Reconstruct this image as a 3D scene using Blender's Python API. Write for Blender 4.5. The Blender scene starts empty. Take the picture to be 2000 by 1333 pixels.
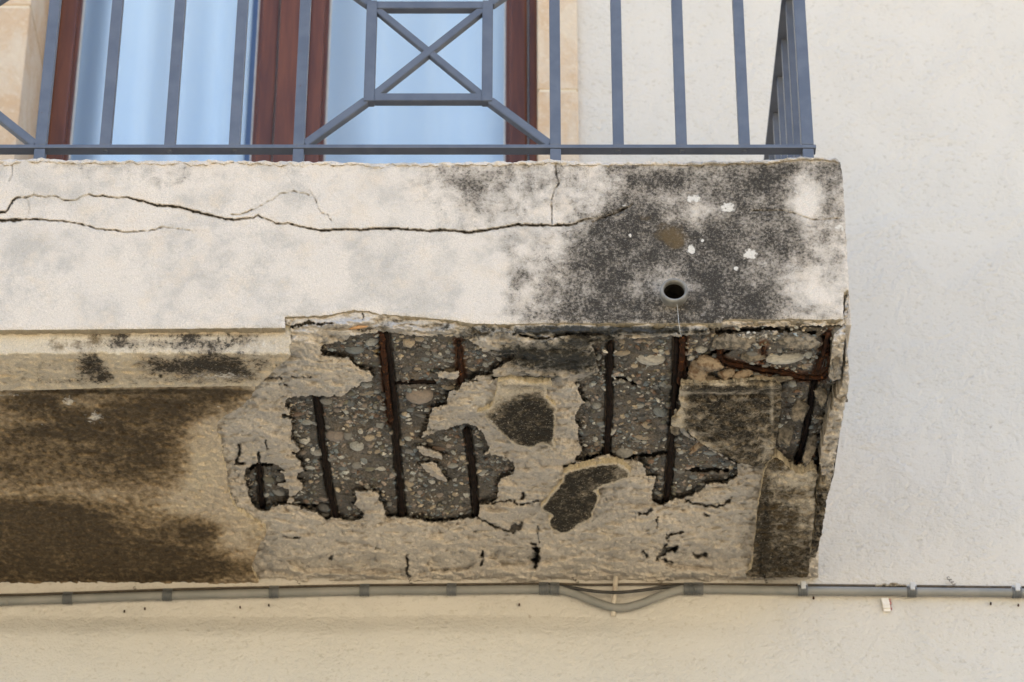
import bpy, bmesh, math, random
import numpy as np
from mathutils import Vector, Matrix

SC = bpy.context.scene
COL = SC.collection
rnd = random.Random(7)
R = math.radians

# ------------------------------------------------------------------ camera
PITCH = R(32.4)
FPX = 6140.0                       # focal length in pixels of the 2000 px wide photograph
CX, CY = 1020.0, 666.5
CAMZ = 1.6
cam_d = bpy.data.cameras.new("camera")
cam = bpy.data.objects.new("camera", cam_d)
COL.objects.link(cam)
cam.location = (0, 0, CAMZ)
cam.rotation_euler = (R(90) + PITCH, 0, 0)
cam_d.sensor_width = 36
cam_d.lens = FPX / 2000 * 36
cam_d.shift_x = -(CX - 1000) / 2000
cam_d.clip_start = 0.05
cam_d.clip_end = 1000
cam_d.dof.use_dof = True
cam_d.dof.focus_distance = 5.34
cam_d.dof.aperture_fstop = 5.6
SC.camera = cam

# ------------------------------------------------------------------ daylight
SUN_EL, SUN_ROT = 50.0, 35.0
w = bpy.data.worlds.new("World")
SC.world = w
w.use_nodes = True
nt = w.node_tree
nt.nodes.clear()
sky = nt.nodes.new("ShaderNodeTexSky")
sky.sky_type = 'NISHITA'
sky.sun_disc = False
sky.sun_elevation = R(SUN_EL)
sky.sun_rotation = R(SUN_ROT)
sky.air_density = 1.0
sky.dust_density = 2.0
sky.ozone_density = 1.0
bg = nt.nodes.new("ShaderNodeBackground")
bg.inputs[1].default_value = 0.11
wo = nt.nodes.new("ShaderNodeOutputWorld")
nt.links.new(sky.outputs[0], bg.inputs[0])
nt.links.new(bg.outputs[0], wo.inputs[0])
sl = bpy.data.lights.new("sun", 'SUN')
sl.energy = 4.0
sl.angle = R(0.5)
sl.color = (1.0, 0.94, 0.85)
so = bpy.data.objects.new("sun", sl)
COL.objects.link(so)
sv = Vector((math.cos(R(SUN_EL)) * math.sin(R(SUN_ROT)), math.cos(R(SUN_EL)) * math.cos(R(SUN_ROT)), math.sin(R(SUN_EL))))
so.rotation_euler = sv.to_track_quat('Z', 'Y').to_euler()
so.location = (6, 6, 14)

SC.view_settings.view_transform = 'Standard'
SC.view_settings.look = 'None'
SC.view_settings.gamma = 1.0
SC.view_settings.exposure = 2.12
SC.view_settings.use_curve_mapping = False

# ------------------------------------------------------------------ key planes (camera-relative heights, +CAMZ in the world)
YF = 4.40            # front face of the balcony
YW = 5.257           # house wall
ZS = 2.795           # soffit render
ZTOP = 3.160         # balcony floor
ST, CT = math.sin(PITCH), math.cos(PITCH)

def rat(v):
    d = CY - np.asarray(v, float)
    return (FPX * ST + CT * d) / (FPX * CT - ST * d)

def ray_x(u, v, y):
    d = CY - np.asarray(v, float)
    return y * (np.asarray(u, float) - CX) / (FPX * CT - ST * d)

def on_y(u, v, Y):
    return Vector((float(ray_x(u, v, Y)), Y, float(rat(v) * Y) + CAMZ))

def on_z(u, v, Z):
    Y = Z / float(rat(v))
    return Vector((float(ray_x(u, v, Y)), Y, Z + CAMZ))

# ------------------------------------------------------------------ numpy noise and distance fields
_rs = np.random.RandomState(11)
_perm = _rs.permutation(256).astype(np.int64)
_ga = _rs.rand(256) * 2 * np.pi
_gx, _gy = np.cos(_ga), np.sin(_ga)

def perlin(x, y, seed=0):
    x = x + seed * 17.13
    y = y + seed * 9.71
    xi = np.floor(x).astype(np.int64)
    yi = np.floor(y).astype(np.int64)
    xf, yf = x - xi, y - yi
    def g(ix, iy, dx, dy):
        h = _perm[(_perm[ix & 255] + iy) & 255]
        return _gx[h] * dx + _gy[h] * dy
    s = xf * xf * xf * (xf * (xf * 6 - 15) + 10)
    t = yf * yf * yf * (yf * (yf * 6 - 15) + 10)
    a = g(xi, yi, xf, yf)
    b = g(xi + 1, yi, xf - 1, yf)
    c = g(xi, yi + 1, xf, yf - 1)
    d = g(xi + 1, yi + 1, xf - 1, yf - 1)
    return (a + s * (b - a)) * (1 - t) + (c + s * (d - c)) * t

def fbm(x, y, o=4, seed=0, gain=0.5):
    r = np.zeros_like(x)
    a = 1.0
    for i in range(o):
        r += a * perlin(x, y, seed + i)
        x, y, a = x * 2.03, y * 2.03, a * gain
    return r

def poly_sd(U, V, poly, margin=40.0):
    """signed distance in pixels of the traced outline, positive inside"""
    p = np.array(poly, float)
    out = np.full(U.shape, -margin)
    sel = (U > p[:, 0].min() - margin) & (U < p[:, 0].max() + margin) & (V > p[:, 1].min() - margin) & (V < p[:, 1].max() + margin)
    x, y = U[sel], V[sel]
    best = np.full(x.shape, 1e12)
    ins = np.zeros(x.shape, bool)
    n = len(p)
    for i in range(n):
        ax, ay = p[i]
        bx, by = p[(i + 1) % n]
        ex, ey = bx - ax, by - ay
        L = ex * ex + ey * ey + 1e-9
        t = np.clip(((x - ax) * ex + (y - ay) * ey) / L, 0, 1)
        best = np.minimum(best, (x - ax - t * ex) ** 2 + (y - ay - t * ey) ** 2)
        c = (ay > y) != (by > y)
        if by != ay:
            ins ^= c & (x < (bx - ax) * (y - ay) / (by - ay) + ax)
    d = np.sqrt(best)
    out[sel] = np.where(ins, d, -np.minimum(d, margin))
    return out

def line_d(U, V, pts, margin=30.0):
    """distance to a polyline and the interpolated width; points are (u, v, width)"""
    p = np.array([(a[0], a[1], a[2]) for a in pts], float)
    out = np.full(U.shape, 1e3)
    wid = np.ones(U.shape)
    sel = (U > p[:, 0].min() - margin) & (U < p[:, 0].max() + margin) & (V > p[:, 1].min() - margin) & (V < p[:, 1].max() + margin)
    x, y = U[sel], V[sel]
    b = np.full(x.shape, 1e3)
    ww = np.ones(x.shape)
    for i in range(len(p) - 1):
        ax, ay, aw = p[i]
        bx, by, bw = p[i + 1]
        ex, ey = bx - ax, by - ay
        t = np.clip(((x - ax) * ex + (y - ay) * ey) / (ex * ex + ey * ey + 1e-9), 0, 1)
        d = np.hypot(x - ax - t * ex, y - ay - t * ey)
        m = d < b
        b[m] = d[m]
        ww[m] = (aw + t * (bw - aw))[m]
    out[sel] = b
    wid[sel] = ww
    return out, wid

def pl(w_, *pts):
    return [(a, b, w_) for a, b in pts]

def crack_field(U, V, cracks, wob=1.6, seed=3, vary=False):
    Uw = U + wob * perlin(U / 9, V / 9, seed) + 0.6 * wob * perlin(U / 3.5, V / 3.5, seed + 1)
    Vw = V + wob * perlin(U / 9, V / 9, seed + 2) + 0.6 * wob * perlin(U / 3.5, V / 3.5, seed + 3)
    f = np.zeros(U.shape)
    for c in cracks:
        d, wd = line_d(Uw, Vw, c)
        if vary: wd = wd * np.clip(0.85 + 1.5 * perlin(U / 11, V / 11, seed + 5), 0.15 if vary is True else vary, 1.9)
        f = np.maximum(f, np.clip((wd * 0.5 + 0.9 - d) / 1.4, 0, 1) * np.clip(wd / 1.6, 0.25, 1))
    return f

def blobs(U, V, lst):
    f = np.zeros(U.shape)
    for (a, b, ra, rb, s) in lst:
        f += s * np.exp(-(((U - a) / ra) ** 2 + ((V - b) / rb) ** 2))
    return f

def smax(a, b, k):
    m = np.maximum(a, b)
    return m + k * np.log(np.exp((a - m) / k) + np.exp((b - m) / k))

# ------------------------------------------------------------------ object helpers
def tag(o, label=None, cat=None, group=None, kind=None):
    if label: o['label'] = label
    if cat: o['category'] = cat
    if group: o['group'] = group
    if kind: o['kind'] = kind
    return o

def empty(name, loc, label=None, cat=None, group=None, kind=None):
    o = bpy.data.objects.new(name, None)
    COL.objects.link(o)
    o.location = loc
    o.empty_display_size = 0.1
    return tag(o, label, cat, group, kind)

def adopt(o, parent):
    if parent is not None:
        o.parent = parent
        o.matrix_parent_inverse = Matrix.Translation(-Vector(parent.location))
    return o

def link(name, me, mat, parent=None, smooth=True):
    o = bpy.data.objects.new(name, me)
    COL.objects.link(o)
    if mat is not None and not me.materials:
        me.materials.append(mat)
    if smooth:
        me.shade_smooth()
    return adopt(o, parent)

def from_bm(name, bm, mat, parent=None, smooth=False):
    me = bpy.data.meshes.new(name)
    bmesh.ops.recalc_face_normals(bm, faces=bm.faces)
    bm.to_mesh(me)
    bm.free()
    return link(name, me, mat, parent, smooth)

def bm_box(bm, lo, hi, bevel=0.0):
    vs = [bm.verts.new((x, y, z)) for x in (lo[0], hi[0]) for y in (lo[1], hi[1]) for z in (lo[2], hi[2])]
    fs = [(0, 1, 3, 2), (4, 6, 7, 5), (0, 4, 5, 1), (2, 3, 7, 6), (0, 2, 6, 4), (1, 5, 7, 3)]
    ff = [bm.faces.new([vs[i] for i in f]) for f in fs]
    if bevel > 0:
        es = list({e for f in ff for e in f.edges})
        bmesh.ops.bevel(bm, geom=es, offset=bevel, segments=2, affect='EDGES', profile=0.6)

def box(name, lo, hi, mat, parent=None, bevel=0.0):
    bm = bmesh.new()
    bm_box(bm, lo, hi, bevel)
    return from_bm(name, bm, mat, parent)

def bm_tube(bm, pts, rads, seg=12, cap=True, jitter=0.0, rng=None):
    pts = [Vector(p) for p in pts]
    n = len(pts)
    rings = []
    up = None
    for i in range(n):
        t = (pts[min(i + 1, n - 1)] - pts[max(i - 1, 0)]).normalized()
        if up is None:
            a = Vector((0, 0, 1)) if abs(t.z) < 0.8 else Vector((0, 1, 0))
            up = t.cross(a).normalized()
        else:
            up = (up - t * up.dot(t)).normalized()
        bi = t.cross(up)
        r = rads[i] if isinstance(rads, (list, tuple)) else rads
        ring = []
        for k in range(seg):
            an = 2 * math.pi * k / seg
            rr = r * (1 + (rng.uniform(-jitter, jitter) if rng else 0))
            ring.append(bm.verts.new(pts[i] + up * math.cos(an) * rr + bi * math.sin(an) * rr))
        rings.append(ring)
    for i in range(n - 1):
        for k in range(seg):
            bm.faces.new((rings[i][k], rings[i][(k + 1) % seg], rings[i + 1][(k + 1) % seg], rings[i + 1][k]))
    if cap:
        bm.faces.new(list(reversed(rings[0])))
        bm.faces.new(rings[-1])

def tube(name, pts, rads, mat, parent=None, seg=12, jitter=0.0, rng=None):
    bm = bmesh.new()
    bm_tube(bm, pts, rads, seg, True, jitter, rng)
    return from_bm(name, bm, mat, parent, True)

def spline(pts, n=8):
    """Catmull-Rom through 3D points"""
    P = [Vector(p) for p in pts]
    P = [P[0] * 2 - P[1]] + P + [P[-1] * 2 - P[-2]]
    out = []
    for i in range(1, len(P) - 2):
        for k in range(n):
            t = k / n
            a, b, c, d = P[i - 1], P[i], P[i + 1], P[i + 2]
            out.append(0.5 * ((2 * b) + (c - a) * t + (2 * a - 5 * b + 4 * c - d) * t * t + (3 * b - a - 3 * c + d) * t ** 3))
    out.append(P[-2])
    return out

# ------------------------------------------------------------------ materials
def new_mat(name):
    m = bpy.data.materials.new(name)
    m.use_nodes = True
    t = m.node_tree
    b = t.nodes["Principled BSDF"]
    return m, t, b

def nd(t, typ, **kw):
    n = t.nodes.new(typ)
    for k, v in kw.items():
        setattr(n, k, v)
    return n

def con(t, a, b):
    t.links.new(a, b)

def val(t, sock, x):
    if isinstance(x, (int, float)):
        sock.default_value = x
    else:
        con(t, x, sock)

def math_n(t, op, a, b=0.0, c=0.0, clamp=False):
    n = nd(t, "ShaderNodeMath", operation=op)
    n.use_clamp = clamp
    val(t, n.inputs[0], a)
    val(t, n.inputs[1], b)
    if op in ('MULTIPLY_ADD',):
        val(t, n.inputs[2], c)
    return n.outputs[0]

def mixc(t, f, a, b):
    n = nd(t, "ShaderNodeMix", data_type='RGBA')
    val(t, n.inputs[0], f)
    for s, x in ((n.inputs[6], a), (n.inputs[7], b)):
        if isinstance(x, tuple):
            s.default_value = (x[0], x[1], x[2], 1)
        else:
            con(t, x, s)
    return n.outputs[2]

def noise(t, co, scale, detail=4, rough=0.55, dist=0.0, stretch=None):
    n = nd(t, "ShaderNodeTexNoise")
    n.inputs['Scale'].default_value = scale
    n.inputs['Detail'].default_value = detail
    n.inputs['Roughness'].default_value = rough
    n.inputs['Distortion'].default_value = dist
    if stretch:
        mp = nd(t, "ShaderNodeMapping")
        mp.inputs['Scale'].default_value = stretch
        con(t, co, mp.inputs[0])
        con(t, mp.outputs[0], n.inputs['Vector'])
    else:
        con(t, co, n.inputs['Vector'])
    return n.outputs[0]

def srange(t, x, lo, hi, a=0.0, b=1.0):
    n = nd(t, "ShaderNodeMapRange", interpolation_type='SMOOTHSTEP')
    val(t, n.inputs[0], x)
    n.inputs[1].default_value = lo
    n.inputs[2].default_value = hi
    n.inputs[3].default_value = a
    n.inputs[4].default_value = b
    return n.outputs[0]

def attr(t, name):
    n = nd(t, "ShaderNodeAttribute")
    n.attribute_name = name
    return n.outputs['Fac']

def coords(t):
    return nd(t, "ShaderNodeNewGeometry").outputs['Position']

def bump(t, b, h, strength, dist):
    n = nd(t, "ShaderNodeBump")
    n.inputs['Strength'].default_value = strength
    n.inputs['Distance'].default_value = dist
    con(t, h, n.inputs['Height'])
    con(t, n.outputs[0], b.inputs['Normal'])

def render_mat(name, base_a, base_b, warm, dark, mid, rim, grain=0.12, speck=0.5, mscale=45, bstr=0.5, bdist=0.002, gscale=420, grey=0.0, mvar=1.5, slo=0.42, shi=0.88, sgain=2.1):
    """weathered mineral surface: stains follow the mesh attributes, grain comes from noise"""
    m, t, b = new_mat(name)
    co = coords(t)
    big = noise(t, co, 9, 5, 0.6)
    med = noise(t, co, mscale, 7, 0.66, 0.3)
    fin = noise(t, co, gscale, 3, 0.6)
    fin2 = noise(t, co, gscale * 0.37, 4, 0.7)
    c = mixc(t, srange(t, big, 0.35, 0.65), base_a, base_b)
    gy = math_n(t, 'ADD', math_n(t, 'MULTIPLY', big, 0.6), math_n(t, 'MULTIPLY', med, 0.4))
    c = mixc(t, srange(t, gy, 0.46, 0.64, 0.0, grey), c, (0.43, 0.405, 0.37))
    c = mixc(t, math_n(t, 'MULTIPLY', srange(t, noise(t, co, 22, 4, 0.6), 0.5, 0.72), 0.6), c, warm)
    # mould: mask + two noise scales decide where the dark film sits; mask also darkens pits and gaps
    mo = attr(t, "mould")
    on = srange(t, mo, 0.015, 0.22)
    dens = math_n(t, 'MULTIPLY', on, math_n(t, 'MULTIPLY_ADD', math_n(t, 'SUBTRACT', med, 0.5), mvar, math_n(t, 'MULTIPLY', mo, 1.05)))
    film = srange(t, dens, 0.08, 0.85, 0.0, 0.9)
    c = mixc(t, film, c, mid)
    s2 = math_n(t, 'MULTIPLY_ADD', math_n(t, 'SUBTRACT', fin2, 0.5), sgain, dens)
    spk = math_n(t, 'MULTIPLY', srange(t, s2, slo, shi), on)
    c = mixc(t, math_n(t, 'MULTIPLY', spk, 0.92), c, dark)
    # light grains showing through the film
    lg = math_n(t, 'MULTIPLY', srange(t, fin, 0.60, 0.71), speck)
    c = mixc(t, math_n(t, 'MULTIPLY', lg, 0.8), c, base_a)
    # ochre and white growth; white also paints lit ridge edges
    oc = srange(t, math_n(t, 'MULTIPLY_ADD', math_n(t, 'SUBTRACT', med, 0.5), 1.6, attr(t, "ochre")), 0.35, 0.8)
    c = mixc(t, math_n(t, 'MULTIPLY', oc, math_n(t, 'MULTIPLY', srange(t, attr(t, "ochre"), 0.03, 0.2), 0.75)), c, (0.13, 0.088, 0.04))
    wh = srange(t, math_n(t, 'MULTIPLY_ADD', math_n(t, 'SUBTRACT', fin2, 0.5), 1.2, attr(t, "white")), 0.35, 0.65)
    c = mixc(t, math_n(t, 'MULTIPLY', wh, srange(t, attr(t, "white"), 0.05, 0.3)), c, (0.66, 0.62, 0.56))
    c = mixc(t, attr(t, "rim"), c, rim)
    ru = srange(t, attr(t, "rust"), 0.1, 0.9)
    c = mixc(t, math_n(t, 'MULTIPLY', ru, srange(t, med, 0.3, 0.6, 0.35, 0.9)), c, (0.17, 0.06, 0.02))
    # grain
    hs = nd(t, "ShaderNodeHueSaturation")
    con(t, c, hs.inputs['Color'])
    con(t, srange(t, fin, 0.3, 0.7, 1 - grain, 1 + grain), hs.inputs['Value'])
    c = mixc(t, math_n(t, 'MULTIPLY', attr(t, "crack"), 0.9), hs.outputs[0], (0.02, 0.016, 0.012))
    con(t, c, b.inputs['Base Color'])
    b.inputs['Roughness'].default_value = 0.93
    b.inputs['Specular IOR Level'].default_value = 0.25
    h = math_n(t, 'ADD', math_n(t, 'MULTIPLY', fin, 0.5), fin2)
    bump(t, b, h, bstr, bdist)
    return m

M_FASCIA = render_mat("weathered_cream_render", (0.70, 0.63, 0.555), (0.66, 0.60, 0.535), (0.70, 0.60, 0.49), (0.021, 0.018, 0.015), (0.265, 0.23, 0.188), (0.42, 0.36, 0.27), 0.13, 0.5, 30, 1.0, 0.0035, 560, 0.6, 1.6, 0.42, 1.2)
M_OLD = render_mat("mouldy_soffit_render", (0.56, 0.475, 0.355), (0.50, 0.42, 0.325), (0.53, 0.42, 0.28), (0.048, 0.034, 0.021), (0.34, 0.24, 0.13), (0.60, 0.52, 0.38), 0.12, 0.08, 14, 1.0, 0.005, 260, 0.0, 0.6, 0.32, 1.15, 1.05)
M_MOULD = render_mat("stained_cream_moulding", (0.62, 0.54, 0.42), (0.58, 0.50, 0.39), (0.60, 0.48, 0.32), (0.03, 0.026, 0.022), (0.20, 0.16, 0.115), (0.60, 0.52, 0.38), 0.14, 0.3, 45, 1.0, 0.004, 420, 0.35, 1.5)
M_BLACK = render_mat("blackened_render", (0.60, 0.53, 0.43), (0.54, 0.47, 0.37), (0.50, 0.40, 0.26), (0.018, 0.016, 0.013), (0.105, 0.083, 0.056), (0.56, 0.48, 0.34), 0.16, 0.65, 34, 1.0, 0.006, 300, 0.0, 2.0, 0.5, 1.05)
M_MORTAR = render_mat("pale_grey_mortar", (0.60, 0.54, 0.47), (0.50, 0.45, 0.395), (0.66, 0.575, 0.46), (0.03, 0.03, 0.028), (0.15, 0.14, 0.12), (0.20, 0.175, 0.14), 0.12, 0.12, 30, 1.0, 0.006, 230)  # dark rim colour paints in the shade of gaps at broken edges
M_CONC = render_mat("grey_concrete", (0.195, 0.172, 0.147), (0.125, 0.113, 0.099), (0.23, 0.18, 0.13), (0.02, 0.02, 0.02), (0.10, 0.095, 0.085), (0.2, 0.18, 0.15), 0.3, 0.35, 60, 1.0, 0.004, 330)

def pebble_mat():
    m, t, b = new_mat("river_pebble")
    oi = nd(t, "ShaderNodeObjectInfo")
    co = nd(t, "ShaderNodeTexCoord").outputs['Object']
    n = noise(t, co, 3.0, 5, 0.65)
    c = mixc(t, srange(t, n, 0.35, 0.7, 0.0, 0.55), oi.outputs['Color'], (0.16, 0.15, 0.14))
    con(t, c, b.inputs['Base Color'])
    b.inputs['Roughness'].default_value = 0.62
    bump(t, b, n, 0.4, 0.05)
    return m

def gravel_mat():
    m, t, b = new_mat("fine_gravel")
    a = nd(t, "ShaderNodeAttribute")
    a.attribute_name = "tint"
    n = noise(t, coords(t), 500, 3, 0.6)
    hs = nd(t, "ShaderNodeHueSaturation")
    con(t, a.outputs['Color'], hs.inputs['Color'])
    con(t, srange(t, n, 0.3, 0.7, 0.7, 1.2), hs.inputs['Value'])
    con(t, hs.outputs[0], b.inputs['Base Color'])
    b.inputs['Roughness'].default_value = 0.75
    return m

def simple_mat(name, a, bb, scale=40, rough=0.6, bs=0.2, bd=0.001, metal=0.0, det=5, stretch=None, lo=0.35, hi=0.65):
    m, t, b = new_mat(name)
    n = noise(t, coords(t), scale, det, 0.6, 0.2, stretch)
    con(t, mixc(t, srange(t, n, lo, hi), a, bb), b.inputs['Base Color'])
    b.inputs['Roughness'].default_value = rough
    b.inputs['Metallic'].default_value = metal
    if rough > 0.8: b.inputs['Specular IOR Level'].default_value = 0.12
    if bs:
        bump(t, b, n, bs, bd)
    return m

M_PEB = pebble_mat()
M_GRAV = gravel_mat()
M_RUST = simple_mat("black_rust", (0.007, 0.005, 0.0045), (0.018, 0.010, 0.007), 90, 0.85, 0.9, 0.003)
M_RUST2 = simple_mat("brown_rust", (0.012, 0.007, 0.005), (0.055, 0.021, 0.010), 70, 0.85, 0.9, 0.003)

def flecks(m, colr, scale, lo, hi):
    t = m.node_tree
    b = t.nodes["Principled BSDF"]
    src = b.inputs['Base Color'].links[0].from_socket
    con(t, mixc(t, srange(t, noise(t, coords(t), scale, 6, 0.7), lo, hi, 0, 0.85), src, colr), b.inputs['Base Color'])
flecks(M_RUST2, (0.23, 0.085, 0.026), 130, 0.56, 0.66)
flecks(M_RUST, (0.13, 0.05, 0.02), 150, 0.63, 0.70)

def paint_mat():
    m, t, b = new_mat("blue_grey_iron_paint")
    co = coords(t)
    n = noise(t, co, 30, 5, 0.6)
    c = mixc(t, srange(t, n, 0.3, 0.7), (0.070, 0.078, 0.100), (0.095, 0.104, 0.128))
    n2 = noise(t, co, 300, 4, 0.7)
    c = mixc(t, srange(t, n2, 0.66, 0.74, 0, 0.4), c, (0.24, 0.24, 0.25))
    n3 = noise(t, co, 55, 6, 0.75)
    c = mixc(t, srange(t, n3, 0.64, 0.71, 0, 0.8), c, (0.085, 0.032, 0.016))
    con(t, c, b.inputs['Base Color'])
    b.inputs['Roughness'].default_value = 0.36
    b.inputs['IOR'].default_value = 1.75
    bump(t, b, n2, 0.15, 0.0006)
    return m
M_IRON = paint_mat()

def wood_mat():
    m, t, b = new_mat("red_brown_varnished_wood")
    co = coords(t)
    n = noise(t, co, 14, 6, 0.6, 0.6, (4.0, 4.0, 0.35))
    n2 = noise(t, co, 120, 4, 0.6, 0.2, (4.0, 4.0, 0.12))
    c = mixc(t, srange(t, n, 0.3, 0.7), (0.075, 0.021, 0.006), (0.135, 0.042, 0.013))
    c = mixc(t, srange(t, n2, 0.45, 0.75, 0, 0.35), c, (0.06, 0.018, 0.01))
    con(t, c, b.inputs['Base Color'])
    b.inputs['Roughness'].default_value = 0.38
    bump(t, b, n2, 0.1, 0.0005)
    return m
M_WOOD = wood_mat()

def stucco_mat():
    m, t, b = new_mat("rough_white_stucco")
    co = coords(t)
    big = noise(t, co, 2.2, 5, 0.6)
    n = noise(t, co, 95, 5, 0.55, 0.3, (1.0, 1.0, 1.35))
    n2 = noise(t, co, 210, 4, 0.6)
    c = mixc(t, srange(t, big, 0.3, 0.7), (0.56, 0.53, 0.485), (0.59, 0.56, 0.515))
    pit = srange(t, n, 0.30, 0.42, 1.0, 0.0)
    c = mixc(t, math_n(t, 'MULTIPLY', pit, 0.42), c, (0.40, 0.36, 0.29))
    sp = noise(t, co, 60, 3, 0.5)
    c = mixc(t, srange(t, sp, 0.73, 0.80, 0, 0.5), c, (0.24, 0.19, 0.14))
    con(t, c, b.inputs['Base Color'])
    b.inputs['Roughness'].default_value = 0.95
    b.inputs['Specular IOR Level'].default_value = 0.2
    trow = noise(t, co, 9, 4, 0.55, 0.8)
    c = mixc(t, srange(t, noise(t, co, 3.1, 6, 0.62, 0.3, (1.6, 1, 0.5)), 0.5, 0.72, 0, 0.35), c, (0.52, 0.50, 0.47))
    con(t, c, b.inputs['Base Color'])
    h = math_n(t, 'ADD', math_n(t, 'ADD', math_n(t, 'MULTIPLY', n, srange(t, trow, 0.35, 0.65, 0.5, 1.3)), math_n(t, 'MULTIPLY', n2, 0.35)), math_n(t, 'MULTIPLY', trow, 0.7))
    bump(t, b, h, 0.7, 0.006)
    return m
M_STUCCO = stucco_mat()

def stone_mat():
    m, t, b = new_mat("golden_sandstone")
    co = coords(t)
    n = noise(t, co, 12, 7, 0.65, 0.8, (1, 1, 0.6))
    n2 = noise(t, co, 70, 5, 0.65)
    c = mixc(t, srange(t, n, 0.35, 0.66), (0.58, 0.485, 0.375), (0.52, 0.37, 0.24))
    c = mixc(t, srange(t, n2, 0.5, 0.72, 0, 0.55), c, (0.66, 0.57, 0.44))
    c = mixc(t, srange(t, noise(t, co, 26, 6, 0.7), 0.62, 0.75, 0, 0.5), c, (0.20, 0.14, 0.09))
    con(t, c, b.inputs['Base Color'])
    b.inputs['Roughness'].default_value = 0.9
    bump(t, b, n2, 0.9, 0.006)
    return m
M_STONE = stone_mat()
M_JOINT = simple_mat("lime_joint", (0.6, 0.52, 0.4), (0.66, 0.59, 0.48), 60, 0.95, 0.5, 0.002)
M_PVC = simple_mat("grey_plastic_conduit", (0.19, 0.19, 0.178), (0.235, 0.23, 0.213), 18, 0.5, 0.05, 0.0005)
M_PVCD = simple_mat("dark_grey_plastic_clip", (0.075, 0.08, 0.082), (0.11, 0.115, 0.12), 40, 0.5, 0.1, 0.0005)
M_CLIPL = simple_mat("pale_grey_plastic", (0.42, 0.42, 0.42), (0.5, 0.5, 0.5), 40, 0.5, 0.1, 0.0005)
M_CABLE = simple_mat("black_cable_sheath", (0.014, 0.013, 0.012), (0.035, 0.03, 0.026), 60, 0.5, 0.1, 0.0005)
M_CABLEB = simple_mat("dusty_brown_cable_sheath", (0.05, 0.04, 0.03), (0.10, 0.08, 0.06), 60, 0.8, 0.2, 0.0005)
M_PEG = simple_mat("rusting_white_paint", (0.50, 0.45, 0.38), (0.22, 0.13, 0.08), 45, 0.7, 0.4, 0.001, lo=0.5, hi=0.72)
M_TAB = simple_mat("white_plastic", (0.66, 0.62, 0.57), (0.72, 0.69, 0.64), 60, 0.6, 0.1, 0.0005)
M_PINK = simple_mat("red_adhesive", (0.30, 0.09, 0.08), (0.42, 0.17, 0.15), 120, 0.8, 0.4, 0.001)
M_CRUMB = simple_mat("mortar_crumbs", (0.20, 0.17, 0.13), (0.46, 0.41, 0.33), 160, 0.95, 0.8, 0.003)
M_PIPE = simple_mat("weathered_pipe", (0.12, 0.115, 0.105), (0.24, 0.23, 0.21), 35, 0.7, 0.3, 0.001)
M_DARKIN = simple_mat("dark_pipe_inside", (0.012, 0.010, 0.008), (0.03, 0.025, 0.02), 60, 0.95, 0.3, 0.001)  # near-black, paints in the shade inside the drain pipe
M_WIRE = simple_mat("thin_dark_wire", (0.05, 0.04, 0.03), (0.10, 0.08, 0.06), 90, 0.6, 0, 0)
M_THREAD = simple_mat("pale_thread", (0.5, 0.52, 0.56), (0.6, 0.62, 0.66), 90, 0.5, 0, 0)
M_CHIP = simple_mat("raw_wood_chip", (0.42, 0.22, 0.09), (0.50, 0.30, 0.15), 200, 0.8, 0.3, 0.001, stretch=(0.2, 1, 1))
M_PAVE = simple_mat("pale_paving", (0.51, 0.42, 0.275), (0.56, 0.465, 0.31), 2.5, 0.9, 0.3, 0.01)
M_ROOM = simple_mat("dim_room_plaster", (0.35, 0.34, 0.33), (0.4, 0.39, 0.38), 4, 0.9, 0, 0)
M_CURT = simple_mat("pale_blue_curtain", (0.70, 0.81, 0.93), (0.76, 0.85, 0.94), 6, 0.9, 0.1, 0.001, stretch=(3, 3, 0.2))
M_CURTB = simple_mat("deep_blue_curtain_hem", (0.10, 0.19, 0.55), (0.13, 0.23, 0.6), 6, 0.9, 0, 0)

def glass_mat():
    m, t, b = new_mat("window_glass")
    t.nodes.remove(b)
    out = [n for n in t.nodes if n.type == 'OUTPUT_MATERIAL'][0]
    tr = nd(t, "ShaderNodeBsdfTransparent")
    tr.inputs[0].default_value = (0.94, 0.97, 0.99, 1)
    gl = nd(t, "ShaderNodeBsdfGlossy")
    gl.inputs['Roughness'].default_value = 0.01
    fr = nd(t, "ShaderNodeLayerWeight")
    fr.inputs[0].default_value = 0.5
    mx = nd(t, "ShaderNodeMixShader")
    con(t, math_n(t, 'MULTIPLY_ADD', math_n(t, 'POWER', fr.outputs[1], 5.0), 0.88, 0.10), mx.inputs[0])
    con(t, tr.outputs[0], mx.inputs[1])
    con(t, gl.outputs[0], mx.inputs[2])
    con(t, mx.outputs[0], out.inputs[0])
    return m
M_GLASS = glass_mat()

# ------------------------------------------------------------------ setting: ground and house
bm = bmesh.new()
bm_box(bm, (-300, -300, -0.4), (300, 300, 0.0))
ground = from_bm("ground", bm, M_PAVE)
ground['kind'] = 'structure'

YWIN = 5.467
tw = YWIN / (FPX * CT - ST * (CY - 150))
def wx(u): return (u - CX) * tw                       # window-plane x at photo column u (row 150)
tj = YW / (FPX * CT - ST * (CY - 150))
def jx(u): return (u - CX) * tj
XJ0, XJ1 = jx(48), jx(1050)                           # clear opening between the stone jambs
JW = 0.084
ZFL = CAMZ + ZTOP
house = empty("house_facade", (0, YW, 0), "white stuccoed house front with sandstone door surround behind the balcony", "house")
bm = bmesh.new()
x0, x1 = XJ0 - JW, XJ1 + JW
zt = ZFL + 2.3
for lo, hi in (((-9, YW, 0), (x0, YW + 0.32, 13.0)), ((x1, YW, 0), (9, YW + 0.32, 13.0)),
               ((x0, YW, 0), (x1, YW + 0.32, ZFL - 0.2)), ((x0, YW, zt), (x1, YW + 0.32, 13.0))):
    bm_box(bm, lo, hi)
bmesh.ops.remove_doubles(bm, verts=bm.verts, dist=1e-5)
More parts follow.
